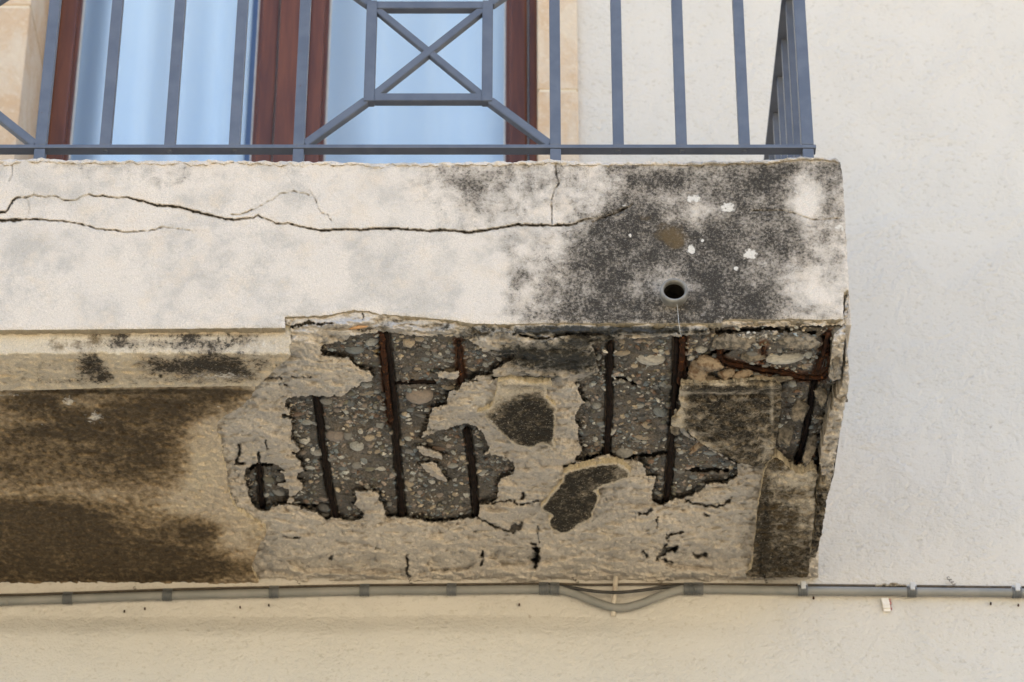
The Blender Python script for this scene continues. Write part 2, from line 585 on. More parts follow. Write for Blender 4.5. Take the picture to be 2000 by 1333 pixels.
from_bm("wall", bm, M_STUCCO, house)

# added swell in the stucco, shaped to give a soft shade band under the conduit
za, zb_ = float(rat(1196) * YW) + CAMZ, float(rat(1254) * YW) + CAMZ
gx_ = np.linspace(-3.2, 1.0, 80)
gz_ = np.concatenate([np.linspace(za + 0.01, zb_ - 0.02, 24), np.linspace(zb_ - 0.04, 0.3, 26)])
GX, GZ = np.meshgrid(gx_, gz_)
kk = np.clip((za - GZ + 0.012 * perlin(GX * 2.2, GZ * 3, 8)) / (za - zb_), 0, 1)
sw = 0.020 * (kk * kk * (3 - 2 * kk)) * np.clip((0.62 - GX) / 0.75, 0, 1) - 0.0012
me = bpy.data.meshes.new("stucco_shade_swell")
gi = np.arange(GX.size).reshape(GX.shape)
me.from_pydata(np.stack([GX, YW - sw, GZ], -1).reshape(-1, 3).tolist(), [], np.stack([gi[:-1, :-1], gi[1:, :-1], gi[1:, 1:], gi[:-1, 1:]], -1).reshape(-1, 4).tolist())
link("stucco_shade_swell", me, M_STUCCO, house)

def jamb(x_lo, x_hi, joints):
    for i in range(len(joints) - 1):
        bm = bmesh.new()
        bm_box(bm, (x_lo, YW - 0.014 + rnd.uniform(-.002, .002), joints[i] + 0.003), (x_hi, YW + 0.25, joints[i + 1] - 0.003), 0.003)
        from_bm("jamb_stone", bm, M_STONE, house)
    bm = bmesh.new()
    bm_box(bm, (x_lo + 0.003, YW - 0.0128, joints[0]), (x_hi - 0.003, YW + 0.24, joints[-1]))
    from_bm("mortar_joint", bm, M_JOINT, house)
zr = float(rat(185) * YW) + CAMZ
zl = float(rat(21) * YW) + CAMZ
jamb(XJ1, XJ1 + JW, [ZFL - 0.2, zr, zr + 0.46, zr + 0.95, zt])
jamb(XJ0 - JW, XJ0, [ZFL - 0.2, zl - 0.48, zl, zl + 0.5, zt])

# glazed balcony door: outer frame with two leaves
fr_bm = bmesh.new()
zb0, zb1 = ZFL - 0.02, zt
bm_box(fr_bm, (XJ0, YWIN - 0.02, zb0), (wx(106), YWIN + 0.06, zb1), 0.004)
bm_box(fr_bm, (wx(1033), YWIN - 0.02, zb0), (XJ1 + 0.001, YWIN + 0.06, zb1), 0.004)
bm_box(fr_bm, (wx(106), YWIN - 0.02, zb1 - 0.06), (wx(1033), YWIN + 0.06, zb1), 0.004)
door = from_bm("balcony_door", fr_bm, M_WOOD, house)
door['label'] = "red brown wooden glazed double door"
def leaf(ua, ub, uc, ud, astragal=None):
    bm = bmesh.new()
    bm_box(bm, (wx(ua), YWIN - 0.028, zb0 + 0.01), (wx(ub), YWIN + 0.03, zb1 - 0.065), 0.005)
    bm_box(bm, (wx(uc), YWIN - 0.028, zb0 + 0.01), (wx(ud), YWIN + 0.03, zb1 - 0.065), 0.005)
    bm_box(bm, (wx(ub), YWIN - 0.026, zb0 + 0.01), (wx(uc), YWIN + 0.028, zb0 + 0.09), 0.004)
    bm_box(bm, (wx(ub), YWIN - 0.026, zb1 - 0.155), (wx(uc), YWIN + 0.028, zb1 - 0.067), 0.004)
    # glazing beads, set back from the stiles
    for s in (wx(ub) - 0.002, wx(uc) - 0.008):
        bm_box(bm, (s, YWIN - 0.016, zb0 + 0.085), (s + 0.010, YWIN + 0.018, zb1 - 0.15), 0.002)
    if astragal:
        bm_box(bm, (wx(astragal[0]), YWIN - 0.040, zb0 + 0.012), (wx(astragal[1]), YWIN - 0.026, zb1 - 0.07), 0.004)
    o = from_bm("door_leaf", bm, M_WOOD, None)
    o.parent = door
    o.matrix_parent_inverse = door.matrix_world.inverted()
    p = box("glass_pane", (wx(ub) - 0.004, YWIN - 0.003, zb0 + 0.08), (wx(uc) + 0.004, YWIN + 0.003, zb1 - 0.15), M_GLASS)
    p.parent = door
    bm = bmesh.new()
    for s in (wx(ub) + 0.008, wx(uc) - 0.012):
        bm_box(bm, (s, YWIN - 0.008, zb0 + 0.09), (s + 0.004, YWIN - 0.0035, zb1 - 0.155), 0.0008)
    q = from_bm("glass_seal", bm, M_CLIPL, None)
    q.parent = door
    q['kind'] = 'stuff'
    return o
leaf(109, 143, 508, 541)
leaf(600, 632, 995, 1030, (544, 603))

# dim room behind the door
bm = bmesh.new()
bm_box(bm, (x0 - 0.8, YW + 0.33, ZFL - 0.3), (x1 + 0.8, YW + 3.2, zt + 0.5))
bmesh.ops.delete(bm, geom=[f for f in bm.faces if all(abs(v.co.y - (YW + 0.33)) < 1e-4 for v in f.verts)], context='FACES')
o = from_bm("room", bm, M_ROOM, house)

def curtain(name, xa, xb, ybase, amp, wl, mat, label, seed, lean=0.0):
    n = 120
    xs = np.linspace(xa, xb, n)
    zs = np.linspace(ZFL + 0.01, zt - 0.02, 14)
    X, Z = np.meshgrid(xs, zs)
    k = (Z - zs[0]) / (zs[-1] - zs[0])
    ph = X / wl * 2 * np.pi + 1.1 * perlin(X * 4, Z * 0.4, seed)
    Y = ybase + amp * np.sin(ph) * (1.0 - 0.35 * k) + amp * 0.9 * perlin(X * 9, Z * 0.25, seed + 2)
    Xd = X + lean * (1 - k)
    co = np.stack([Xd, Y, Z], -1).reshape(-1, 3)
    r, c = len(zs), n
    idx = np.arange(r * c).reshape(r, c)
    q = np.stack([idx[:-1, :-1], idx[:-1, 1:], idx[1:, 1:], idx[1:, :-1]], -1).reshape(-1, 4)
    me = bpy.data.meshes.new(name)
    me.from_pydata(co.tolist(), [], q.tolist())
    o = link(name, me, mat)
    so_ = o.modifiers.new("thickness", 'SOLIDIFY')
    so_.thickness = 0.002
    return tag(o, label, "curtain", "curtains behind the balcony door")
curtain("curtain", wx(120), wx(478), YWIN + 0.11, 0.030, 0.145, M_CURT, "pale blue sheer curtain in soft folds behind the left door glass", 3)
curtain("curtain", wx(512), wx(1040), YWIN + 0.12, 0.018, 0.26, M_CURT, "pale blue smooth curtain behind the right door glass with crossed bars in front", 8)
curtain("curtain", wx(462), wx(500), YWIN + 0.16, 0.004, 0.09, M_CURTB, "narrow deep blue curtain edge showing beside the middle of the door", 5)
curtain("curtain", wx(488), wx(535), YWIN + 0.13, 0.006, 0.09, M_CURT, "narrow pale curtain strip beside the centre stile of the door", 6)

# ------------------------------------------------------------------ balcony: layered slab
balcony = empty("balcony", (0, YW, ZFL), "weathered balcony slab with render fallen off its underside baring pebbly concrete and rusty bars", "balcony")

def layer(name, us, vs, sd, y_of, h, attrs, skirt, mat, label=None, edge=0.0018, edge_px=3.0, rim=1.0, kind=None, msk=0.25):
    """mesh sheet cut along sd = 0, with broken edges of real thickness along the vector skirt"""
    U, V = np.meshgrid(us, vs)
    gv, gu = np.gradient(sd, vs, us)
    m = (sd[:-1, :-1] + sd[1:, :-1] + sd[:-1, 1:] + sd[1:, 1:]) > 0
    cnt = np.zeros(sd.shape, int)
    for a in (slice(0, -1), slice(1, None)):
        for b_ in (slice(0, -1), slice(1, None)):
            cnt[a, b_] += m
    full = np.full(sd.shape, 4)
    full[0, :] = full[-1, :] = 2
    full[:, 0] = full[:, -1] = 2
    full[0, 0] = full[0, -1] = full[-1, 0] = full[-1, -1] = 1
    bnd = (cnt > 0) & (cnt < full)
    g2 = gu ** 2 + gv ** 2 + 1e-6
    st = np.clip(sd / g2, -3.0, 3.0)
    mu, mv = np.clip(-st * gu, -1.6, 1.6), np.clip(-st * gv, -1.6, 1.6)
    U = np.where(bnd, U + mu, U)
    V = np.where(bnd, V + mv, V)
    hh = h - edge * np.exp(-np.maximum(sd, 0) / edge_px)
    y = y_of(U, V)
    y = y * (1 - hh / 5.25)
    d = CY - V
    den = FPX * CT - ST * d
    z = y * (FPX * ST + CT * d) / den + CAMZ
    x = y * (U - CX) / den
    P = np.stack([x, y, z], -1).reshape(-1, 3)
    nr, nc = sd.shape
    idx = np.arange(nr * nc).reshape(nr, nc)
    q = np.stack([idx[:-1, :-1], idx[1:, :-1], idx[1:, 1:], idx[:-1, 1:]], -1)[m]
    # boundary edges
    mp = np.pad(m, 1)
    E = []
    for (dr, dc, e0, e1) in ((-1, 0, (0, 0), (0, 1)), (1, 0, (1, 1), (1, 0)), (0, -1, (1, 0), (0, 0)), (0, 1, (0, 1), (1, 1))):
        nb = mp[1 + dr:1 + dr + m.shape[0], 1 + dc:1 + dc + m.shape[1]]
        rr, cc = np.nonzero(m & ~nb)
        E.append(np.stack([idx[rr + e0[0], cc + e0[1]], idx[rr + e1[0], cc + e1[1]]], -1))
    E = np.concatenate(E)
    used = np.unique(q)
    remap = np.full(nr * nc, -1)
    remap[used] = np.arange(len(used))
    Vt = P[used]
    A = {k: a.reshape(-1)[used] for k, a in attrs.items()}
    A['rim'] = np.zeros(len(used))
    q = remap[q]
    if skirt is not None and len(E):
        be = np.unique(E)
        r2 = np.full(nr * nc, -1)
        r2[be] = np.arange(len(be))
        top = P[be]
        jit = 0.75 + 0.5 * np.abs(perlin(top[:, 0] * 60, (top[:, 1] + top[:, 2]) * 60, 5))
        inn = np.stack([gu.reshape(-1)[be], np.zeros(len(be)), np.zeros(len(be))], -1) * 0.0012
        nb_ = len(be)
        n0 = len(Vt)
        rows = [top]
        sk_l = np.linalg.norm(skirt)
        for ri, fr_ in enumerate((0.3, 0.65, 1.0)):
            rr_ = top + np.array(skirt)[None] * fr_ * jit[:, None] + inn * (0.3 + fr_)
            amp_ = min(0.16 * sk_l, 0.0035)
            for ax in range(3):
                rr_[:, ax] += amp_ * fbm(top[:, 0] * 95 + ri * 5.3, (top[:, 1] + top[:, 2]) * 95 + ri * 3.7, 2, 150 + ax * 9 + ri)
            rows.append(rr_)
        Vt = np.concatenate([Vt] + rows)
        e = r2[E]
        for ri in range(3):
            o0, o1 = n0 + ri * nb_, n0 + (ri + 1) * nb_
            q = np.concatenate([q, np.stack([e[:, 1] + o0, e[:, 0] + o0, e[:, 0] + o1, e[:, 1] + o1], -1)])
        for k in A:
            base = attrs[k].reshape(-1)[be] * msk if k in attrs else np.full(len(be), rim)
            A[k] = np.concatenate([A[k], base, base, base, base])
    me = bpy.data.meshes.new(name)
    me.vertices.add(len(Vt))
    me.vertices.foreach_set("co", Vt.astype(np.float32).ravel())
    me.loops.add(q.size)
    me.loops.foreach_set("vertex_index", q.astype(np.int32).ravel())
    me.polygons.add(len(q))
    me.polygons.foreach_set("loop_start", np.arange(0, q.size, 4, dtype=np.int32))
    me.update(calc_edges=True)
    me.validate()
    for k, a in A.items():
        at = me.attributes.new(k, 'FLOAT', 'POINT')
        at.data.foreach_set("value", a.astype(np.float32))
    o = link(name, me, mat, balcony, True)
    if label: o['label'] = label
    if kind: o['kind'] = kind
    return o, (U, V, P.reshape(nr, nc, 3), m)

def y_plane(Y): return lambda U, V: np.full(U.shape, Y)
def y_soffit(Z, Y=None, k=0.006):
    def f(U, V):
        a = Z / rat(V)
        return a if Y is None else smax(a, np.full(U.shape, Y), k)
    return f

def grid(u0, u1, v0, v1, st=2.0, far=None):
    us = np.arange(u0, u1 + st, st)
    if far is not None:
        us = np.concatenate([np.linspace(far, u0, 50)[:-1], us])
    vs = np.arange(v0, v1 + st, st)
    U, V = np.meshgrid(us, vs)
    return us, vs, U, V

def rag(U, V, a=3.0, s=13.0, b_=1.3, seed=0):
    return a * fbm(U / s, V / s, 2, seed) + b_ * perlin(U / 4.2, V / 4.2, seed + 7)

# ---- front face render
us, vs, U, V = grid(-40, 1668, 304, 650, 2.0, -520)
TOP = [(-560, 314), (0, 315), (60, 312), (150, 315), (300, 317), (450, 316), (560, 318), (650, 318), (750, 322), (900, 318), (1000, 318), (1080, 314), (1150, 319), (1300, 319), (1500, 315), (1560, 309), (1600, 309), (1632, 311), (1641, 318)]
BOT = [(1646, 345), (1649, 400), (1653, 480), (1658, 555), (1657, 567), (1648, 571), (1647, 600), (1648, 624), (1600, 625), (1550, 623), (1500, 625), (1440, 623), (1412, 626), (1408, 631), (1300, 632), (1200, 632), (1100, 632), (1018, 633), (1000, 634), (960, 633), (920, 632), (880, 625), (840, 622), (800, 618), (770, 616), (740, 614), (720, 608), (690, 606), (670, 610), (655, 613), (630, 617), (600, 618), (575, 619), (556, 620), (557, 641), (400, 642), (0, 645), (-560, 648)]
sd = poly_sd(U, V, TOP + BOT) + np.where(U > 556, rag(U, V, 1.6, 10, 0.8, 2), rag(U, V, 0.7, 16, 0.4, 2))
sd = np.minimum(sd, np.hypot(U - 1318, (V - 567) * 1.1) - 22)
FCR = [
    [(-60, 416, 1.2), (0, 416, 1.6), (12, 414, 2), (18, 405, 2), (25, 392, 2.2), (35, 386, 2), (50, 387, 1.6), (66, 381, 1.1), (80, 385, 1), (110, 385, 1), (125, 392, 1), (145, 393, .8), (165, 383, .7), (172, 380, .9), (185, 384, 1.3), (200, 383, 1.2), (220, 387, 1.4), (250, 386, 1.5), (265, 391, 2), (280, 394, 2.2), (300, 400, 3.2), (320, 403, 3.0), (350, 405, 3.2), (370, 411, 4), (390, 417, 4.2), (410, 421, 3.4), (430, 426, 3.2), (450, 430, 2.6), (475, 428, 1.8), (495, 426, 1.6), (503, 421, 1.3), (520, 429, 1.2), (540, 437, 1.3), (550, 439, 1.3), (563, 436, 1.3), (580, 442, 1.5), (600, 446, 2.4), (625, 451, 2.8), (650, 450, 2.6), (675, 448, 3), (705, 450, 3), (740, 447, 3), (770, 447, 3.2), (800, 449, 3.2), (820, 450, 3), (840, 452, 2.8), (860, 450, 3.2), (885, 451, 3), (915, 455, 3.2), (945, 451, 3.4), (975, 446, 3.2), (1005, 441, 3), (1010, 438, 3), (1020, 441, 3.2), (1060, 441, 3), (1090, 441, 2.6), (1120, 440, 2), (1130, 434, 1.6), (1145, 429, 1.1), (1155, 428, .7)],
    [(1157, 434, .9), (1175, 427, 1.3), (1200, 419, 1.5), (1225, 407, 1.4), (1236, 400, .8)],
    [(-60, 431, 5), (0, 431, 5), (36, 431, 4.5), (42, 430, 2)],
    [(40, 430, 2), (80, 429, 2), (100, 432, 2), (125, 433, 1.3), (150, 437, 1.3), (175, 443, 1.6), (195, 449, 1.4), (225, 451, 1.4), (250, 455, 1.3), (275, 452, 1), (300, 450, .9), (320, 444, .7), (350, 449, .6), (385, 452, .5)],
    pl(1.1, (1085, 316), (1086, 340), (1092, 358), (1083, 372), (1077, 390), (1077, 405), (1079, 420), (1077, 437)),
    pl(.7, (450, 420), (470, 420), (500, 408), (520, 396), (535, 390), (548, 378), (575, 375), (600, 380), (605, 381)),
    pl(.6, (603, 370), (610, 382), (618, 395), (620, 405), (628, 418), (640, 420), (648, 433)),
    pl(.8, (1470, 412), (1530, 412), (1560, 420), (1585, 430), (1640, 428)),
    pl(.6, (22, 318), (25, 340), (18, 355)),
    pl(.5, (55, 392), (57, 405), (56, 425)),
]
ck = crack_field(U, V, [[(a_, b_, c_ * 0.98) for a_, b_, c_ in q_] for q_ in FCR], 2.0, 3, 0.72)
X0 = U * 0.00086
Z0 = V * 0.0010
h = 0.0022 * fbm(X0 * 6, Z0 * 6, 3, 1) + 0.0009 * fbm(X0 * 160, Z0 * 160, 3, 4) - 0.012 * ck
# the skim coat above the crack sits slightly proud
kx = np.array([p[0] for p in FCR[0]] + [1236, 1300]); ky = np.array([p[1] for p in FCR[0]] + [400, 380])
cl = np.interp(U, kx, ky)
h += 0.0022 * np.clip((cl - V) / 3 + 0.5, 0, 1) * np.clip((1245 - U) / 40, 0, 1)
coarse = np.clip((V - cl) / 25, 0, 1)
h += 0.0009 * coarse * fbm(X0 * 260, Z0 * 220, 2, 14)
mould = blobs(U, V, [
    (1190, 490, 52, 70, .95), (1225, 435, 50, 40, .7), (1300, 475, 90, 60, .62), (1390, 520, 55, 62, .72), (1430, 460, 90, 60, .45), (1430, 598, 90, 32, .62),
    (1330, 608, 110, 30, .62), (1250, 345, 70, 34, .5), (1340, 350, 80, 34, .5), (1480, 352, 80, 40, .58), (1625, 365, 26, 60, .5), (1120, 545, 70, 75, .42), (1090, 480, 120, 150, .20), (1565, 480, 80, 150, .22), (1630, 500, 40, 140, .28), (1000, 430, 220, 120, .13), (1600, 610, 60, 20, .25), (1500, 400, 60, 60, .25), (1440, 540, 200, 110, .15),
    (1050, 570, 60, 50, .30), (1110, 620, 130, 22, .45), (1180, 600, 60, 45, .48), (1500, 520, 60, 60, .36), (1545, 450, 40, 40, .35), (880, 345, 80, 48, .42),
    (925, 395, 60, 55, .34), (1000, 352, 60, 40, .36), (1090, 350, 40, 30, .2), (330, 345, 110, 32, .26), (150, 350, 60, 35, .18), (75, 500, 30, 90, .14), (470, 470, 60, 60, .13),
    (1000, 520, 26, 90, .20), (180, 430, 70, 30, .12), (1440, 400, 60, 40, .35), (1240, 500, 80, 90, .35), (1560, 330, 80, 20, .3), (1290, 395, 60, 25, .35), (40, 600, 60, 40, .1),
    (1575, 398, 34, 44, -.6), (1592, 575, 52, 54, -.42), (1262, 540, 36, 18, -.14), (1355, 425, 40, 22, -.25), (1350, 560, 36, 20, -.45), (1510, 600, 40, 30, -.15), (1400, 620, 40, 10, -.1)])
mould += np.clip((U - 1000) / 300, 0, 1) * 0.12 + 0.02
mould = mould * 1.0
mould += 0.16 * fbm(X0 * 34, Z0 * 5, 3, 23) * np.clip((mould - 0.12) * 3, 0, 1)
mould += 0.16 * fbm(X0 * 8, Z0 * 5, 3, 21) * np.clip((U - 700) / 400, 0.25, 1)
mould += 0.10 * np.exp(-((V - 322) / 10) ** 2) + 0.26 * np.exp(-((V - 335) / 26) ** 2) * np.clip(0.2 + fbm(U / 90, V / 40, 2, 29) * 1.6, 0, 1) * np.clip((U - 200) / 200, 0.3, 1)
mould = mould * 0.78 + blobs(U, V, [(1390, 480, 250, 150, .16), (1330, 560, 70, 40, .12), (1250, 350, 120, 50, .12), (1480, 350, 120, 40, .14), (1500, 610, 120, 30, .15), (1192, 490, 36, 60, .32), (1225, 440, 30, 24, .2), (1435, 596, 90, 38, .34), (1335, 610, 110, 24, .36), (1180, 612, 110, 20, .2), (1395, 520, 40, 46, .22), (1300, 470, 50, 40, .1)])
mould = np.clip(mould + 0.10 * fbm(X0 * 22, Z0 * 16, 3, 26) * np.clip(mould * 4, 0, 1), 0, 1)
white = blobs(U, V, [(1422, 406, 14, 11, 1), (1465, 497, 13, 10, 1.2), (1350, 487, 8, 9, 1.1), (1355, 388, 17, 9, .8), (1437, 525, 6, 5, .9), (1232, 460, 4, 4, 1), (1371, 470, 4, 3, 1), (1572, 395, 40, 45, .45), (1640, 445, 14, 10, .6), (1225, 402, 12, 6, .5), (1580, 560, 50, 40, .35), (1356, 556, 8, 18, .15), (1100, 522, 7, 4, .4)])
white = white * (1 + 0.9 * fbm(U / 7, V / 7, 2, 24))
ochre = blobs(U, V, [(1258, 428, 18, 14, .45), (1300, 442, 34, 20, .42), (1332, 465, 28, 20, .5), (1290, 465, 34, 20, .35), (1322, 482, 24, 18, .35), (1245, 350, 40, 20, .15)])
layer("front_render", us, vs, sd, y_plane(YF), h, dict(mould=mould, white=white, ochre=ochre, crack=np.clip(ck * 1.1, 0, 1)), (0, 0.022, 0.001), M_FASCIA,
      "cream front render, cracked along its length and blackened with mould at the right end", edge=0.002)

# ragged mortar edge on top of the front face
us, vs, U, V = grid(-40, 1650, 300, 340, 1.6, -520)
tx = np.array([p[0] for p in TOP]); ty = np.array([p[1] for p in TOP])
tv = np.interp(U, tx, ty)
low = tv + 4.5 + 8.5 * fbm(U / 34, U * 0, 3, 31) + 3.0 * perlin(U / 7, U * 0 + 3, 32)
low = np.where(U > 1160, tv + 3.5 + 2.5 * fbm(U / 30, U * 0, 3, 33), low)
upv = tv - 1.6 + 4.2 * fbm(U / 22, U * 0, 4, 37)
sd = np.minimum(np.minimum(V - upv, low - V), 1638 - U)
h = 0.0055 + 0.006 * fbm(U / 14, V / 8, 3, 34)
layer("mortar_edging", us, vs, sd, y_plane(YF), h, dict(mould=np.clip((U - 1100) / 200, 0, 1) * 0.33 + 0.03, white=np.full(U.shape, 0.35), crack=0.5 * np.clip((perlin(U / 5, V / 3, 40) - 0.42) * 6, 0, 1)), (0, 0.02, 0.0), M_FASCIA, "flaking white mortar edging", edge=0.003, edge_px=2.0)

# ---- moulding under the front face, broken off to the right
us, vs, U, V = grid(-40, 580, 640, 764, 2.0, -520)
mp_ = [(-560, 636), (556, 636), (558, 645), (567, 655), (569, 668), (564, 680), (567, 695), (545, 715), (520, 738), (503, 754), (400, 755.5), (200, 758), (90, 762), (0, 763), (-560, 763)]
sd = poly_sd(U, V, mp_) + rag(U, V, 1.0, 12, 0.7, 5)*(1 + 1.5*(U > 480))
X0, Y0 = U * .00086, V * .0014
h = 0.004 * fbm(X0 * 9, Y0 * 9, 3, 41) + 0.0022 * fbm(X0 * 130, Y0 * 130, 3, 42) + np.clip((V - 690) / 4, 0, 1) * (0.006 * fbm(X0 * 40, V * .0022 * 40, 2, 43) + 0.006 * fbm(X0 * 84, V * .0022 * 66, 2, 44))
mould = blobs(U, V, [(178, 712, 26, 24, .9), (205, 735, 20, 12, .6), (420, 712, 80, 22, .95), (330, 722, 60, 18, .5), (250, 672, 160, 14, .40), (430, 668, 110, 16, .40), (240, 662, 14, 14, .5), (375, 660, 14, 10, .45), (290, 705, 40, 15, .3), (460, 735, 40, 12, .4), (60, 720, 120, 24, .22), (240, 745, 300, 10, .25), (520, 715, 40, 20, .2), (300, 655, 260, 4, .4)]) + 0.03
ochre = blobs(U, V, [(115, 672, 44, 22, .5), (180, 668, 36, 20, .55), (285, 665, 44, 14, .4), (25, 665, 40, 10, .35), (420, 670, 90, 14, .3)])
white = blobs(U, V, [(430, 735, 90, 10, .5), (500, 675, 60, 14, .4), (400, 715, 60, 10, .25)])
layer("soffit_moulding", us, vs, sd, y_soffit(2.778, 4.416, 0.0016), h, dict(mould=np.clip(mould, 0, 1), ochre=ochre, white=white, crack=U * 0), (0, 0.002, 0.022), M_MOULD,
      "pale stepped moulding with black mould spots", edge=0.0015)

# ---- old render on the underside, left
us, vs, U, V = grid(-40, 530, 744, 1152, 1.6, -520)
op = [(-560, 740), (497, 740), (497, 765), (488, 780), (470, 795), (450, 807), (430, 818), (424, 828), (425, 850), (432, 862), (433, 880), (438, 905), (443, 925), (444, 950), (450, 970), (455, 985), (462, 993), (468, 1000), (485, 1010), (505, 1022), (520, 1035), (521, 1043), (510, 1058), (503, 1070), (500, 1085), (494, 1098), (492, 1110), (495, 1120), (500, 1130), (510, 1146), (-560, 1156)]
sd = poly_sd(U, V, op) + rag(U, V, 2.2, 12, 1.2, 6)
Yq = ZS / rat(V); Xq = ray_x(U, V, Yq)
bmp = 0.006 * fbm(Xq * 36, Yq * 34, 3, 52) + 0.0085 * fbm(Xq * 84, Yq * 66, 2, 53)
h = 0.004 * fbm(Xq * 5, Yq * 5, 3, 51) + bmp
mould = blobs(U, V, [(230, 850, 200, 90, .46), (300, 870, 70, 50, .12), (120, 825, 110, 55, .28), (60, 785, 80, 22, .5), (330, 795, 130, 30, .60), (430, 772, 50, 16, .5), (40, 1015, 170, 60, .95), (250, 1060, 220, 60, .52), (100, 1115, 280, 40, .66), (395, 1040, 45, 30, .55), (290, 910, 130, 60, .28), (30, 910, 160, 26, .22), (-60, 870, 120, 60, .5), (330, 1110, 140, 30, .5), (470, 1110, 60, 20, .3), (310, 765, 200, 4, .8),  # last blob paints in the dark shade line behind the moulding
    (90, 968, 140, 14, -.20), (410, 900, 40, 90, -.75), (440, 975, 90, 22, -.6), (170, 790, 50, 14, -.3), (455, 1050, 40, 50, -.35), (250, 980, 100, 20, -.05)]) + 0.27 - 22 * bmp + 0.16 * fbm(Xq * 14, Yq * 20, 3, 54)  # bump term raises the value in hollows, colouring pits darker
white = blobs(U, V, [(135, 785, 30, 14, .5), (185, 815, 22, 18, .55), (80, 820, 10, 20, .35), (235, 800, 20, 8, .3), (30, 772, 60, 5, .4)])
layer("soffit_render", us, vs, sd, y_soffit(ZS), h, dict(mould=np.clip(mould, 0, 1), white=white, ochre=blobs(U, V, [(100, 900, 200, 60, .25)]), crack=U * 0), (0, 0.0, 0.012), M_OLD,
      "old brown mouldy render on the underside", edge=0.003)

# ---- damaged zone: outlines traced on the slab's underside
C1 = [(482, 913), (478, 925), (476, 933), (481, 945), (483, 960), (487, 975), (492, 985), (500, 993), (512, 1000), (522, 1001), (528, 993), (545, 988), (555, 985), (562, 978), (566, 968), (563, 957), (552, 950), (545, 947), (558, 940), (558, 930), (550, 925), (545, 922), (555, 920), (548, 912), (538, 907), (528, 905), (515, 904), (505, 905), (495, 905)]
C2 = [(557, 785), (560, 777), (575, 775), (600, 774), (625, 773), (650, 774), (672, 772), (680, 764), (697, 754), (705, 748), (722, 744), (728, 737), (722, 726), (700, 720), (690, 710), (680, 700), (650, 697), (627, 693), (623, 683), (632, 673), (650, 669), (672, 666), (684, 658), (700, 654), (725, 650), (745, 648), (775, 652), (800, 655), (830, 657), (860, 656), (892, 657), (912, 664), (935, 675), (942, 685), (955, 690), (968, 697), (985, 697), (1004, 694), (1004, 702), (990, 706), (980, 715), (965, 722), (962, 734), (935, 735), (920, 744), (905, 748), (897, 760), (880, 765), (875, 775), (873, 790), (845, 797), (840, 808), (835, 835), (825, 850), (823, 856), (850, 845), (875, 838), (890, 830), (910, 827), (925, 830), (940, 842), (950, 858), (957, 875), (955, 880), (948, 883), (950, 888), (970, 890), (988, 895), (1000, 903), (1005, 910), (1005, 918), (1003, 925), (990, 932), (978, 935), (975, 945), (973, 962), (970, 975), (960, 981), (940, 983), (936, 990), (935, 1012), (900, 1015), (880, 1020), (855, 1020), (825, 1018), (800, 1013), (765, 1012), (754, 1010), (752, 1003), (750, 995), (747, 986), (739, 977), (740, 967), (732, 960), (694, 960), (694, 966), (697, 977), (694, 985), (700, 992), (709, 1000), (709, 1012), (695, 1018), (680, 1018), (665, 1013), (650, 1012), (636, 1015), (627, 1008), (617, 1002), (600, 996), (580, 990), (558, 984), (570, 982), (575, 980), (570, 972), (580, 962), (590, 957), (590, 945), (580, 935), (582, 925), (593, 920), (590, 915), (582, 900), (575, 890), (570, 885), (585, 880), (575, 870), (568, 855), (568, 845), (570, 830), (565, 818), (552, 817), (550, 810), (565, 810), (565, 800), (556, 795)]
C4 = [(1155, 675), (1165, 668), (1185, 668), (1200, 662), (1270, 658), (1330, 656), (1400, 652), (1400, 700), (1345, 745), (1330, 760), (1320, 800), (1310, 830), (1335, 848), (1352, 858), (1375, 870), (1400, 885), (1430, 903), (1440, 907), (1443, 932), (1432, 936), (1420, 946), (1395, 944), (1380, 945), (1372, 957), (1350, 970), (1330, 975), (1310, 978), (1300, 985), (1290, 990), (1278, 983), (1272, 975), (1278, 945), (1281, 931), (1262, 929), (1259, 912), (1248, 903), (1237, 898), (1225, 900), (1205, 897), (1190, 889), (1170, 892), (1150, 899), (1135, 904), (1122, 902), (1128, 890), (1138, 882), (1133, 868), (1130, 855), (1128, 845), (1131, 833), (1124, 825), (1123, 815), (1127, 805), (1132, 795), (1142, 787), (1135, 778), (1130, 765), (1127, 755), (1118, 747), (1135, 742), (1155, 737), (1170, 728), (1165, 700)]
C5 = [(1385, 640), (1655, 636), (1655, 760), (1620, 925), (1545, 928), (1500, 905), (1440, 907), (1350, 855), (1318, 810), (1335, 745), (1385, 700)]
HOLES = [C1, C2, C4, C5]
ISL = [[(822, 907), (834, 903), (845, 902), (852, 908), (860, 917), (866, 930), (875, 941), (855, 936), (842, 930), (833, 921)],
       [(812, 873), (826, 872), (838, 878), (855, 884), (866, 890), (862, 897), (845, 893), (830, 890), (818, 884)],
       [(846, 729), (860, 726), (880, 727), (896, 725), (897, 738), (880, 742), (860, 738)]]
P1 = [(972, 748), (985, 742), (1005, 741), (1040, 750), (1070, 746), (1075, 742), (1077, 752), (1068, 762), (1066, 778), (1078, 787), (1087, 795), (1084, 810), (1085, 830), (1082, 860), (1086, 875), (1078, 878), (1068, 870), (1060, 868), (1050, 870), (1035, 878), (1015, 873), (1000, 866), (985, 852), (970, 838), (955, 825), (947, 815), (945, 808), (930, 806), (945, 802), (955, 798), (962, 790), (965, 780), (970, 765)]
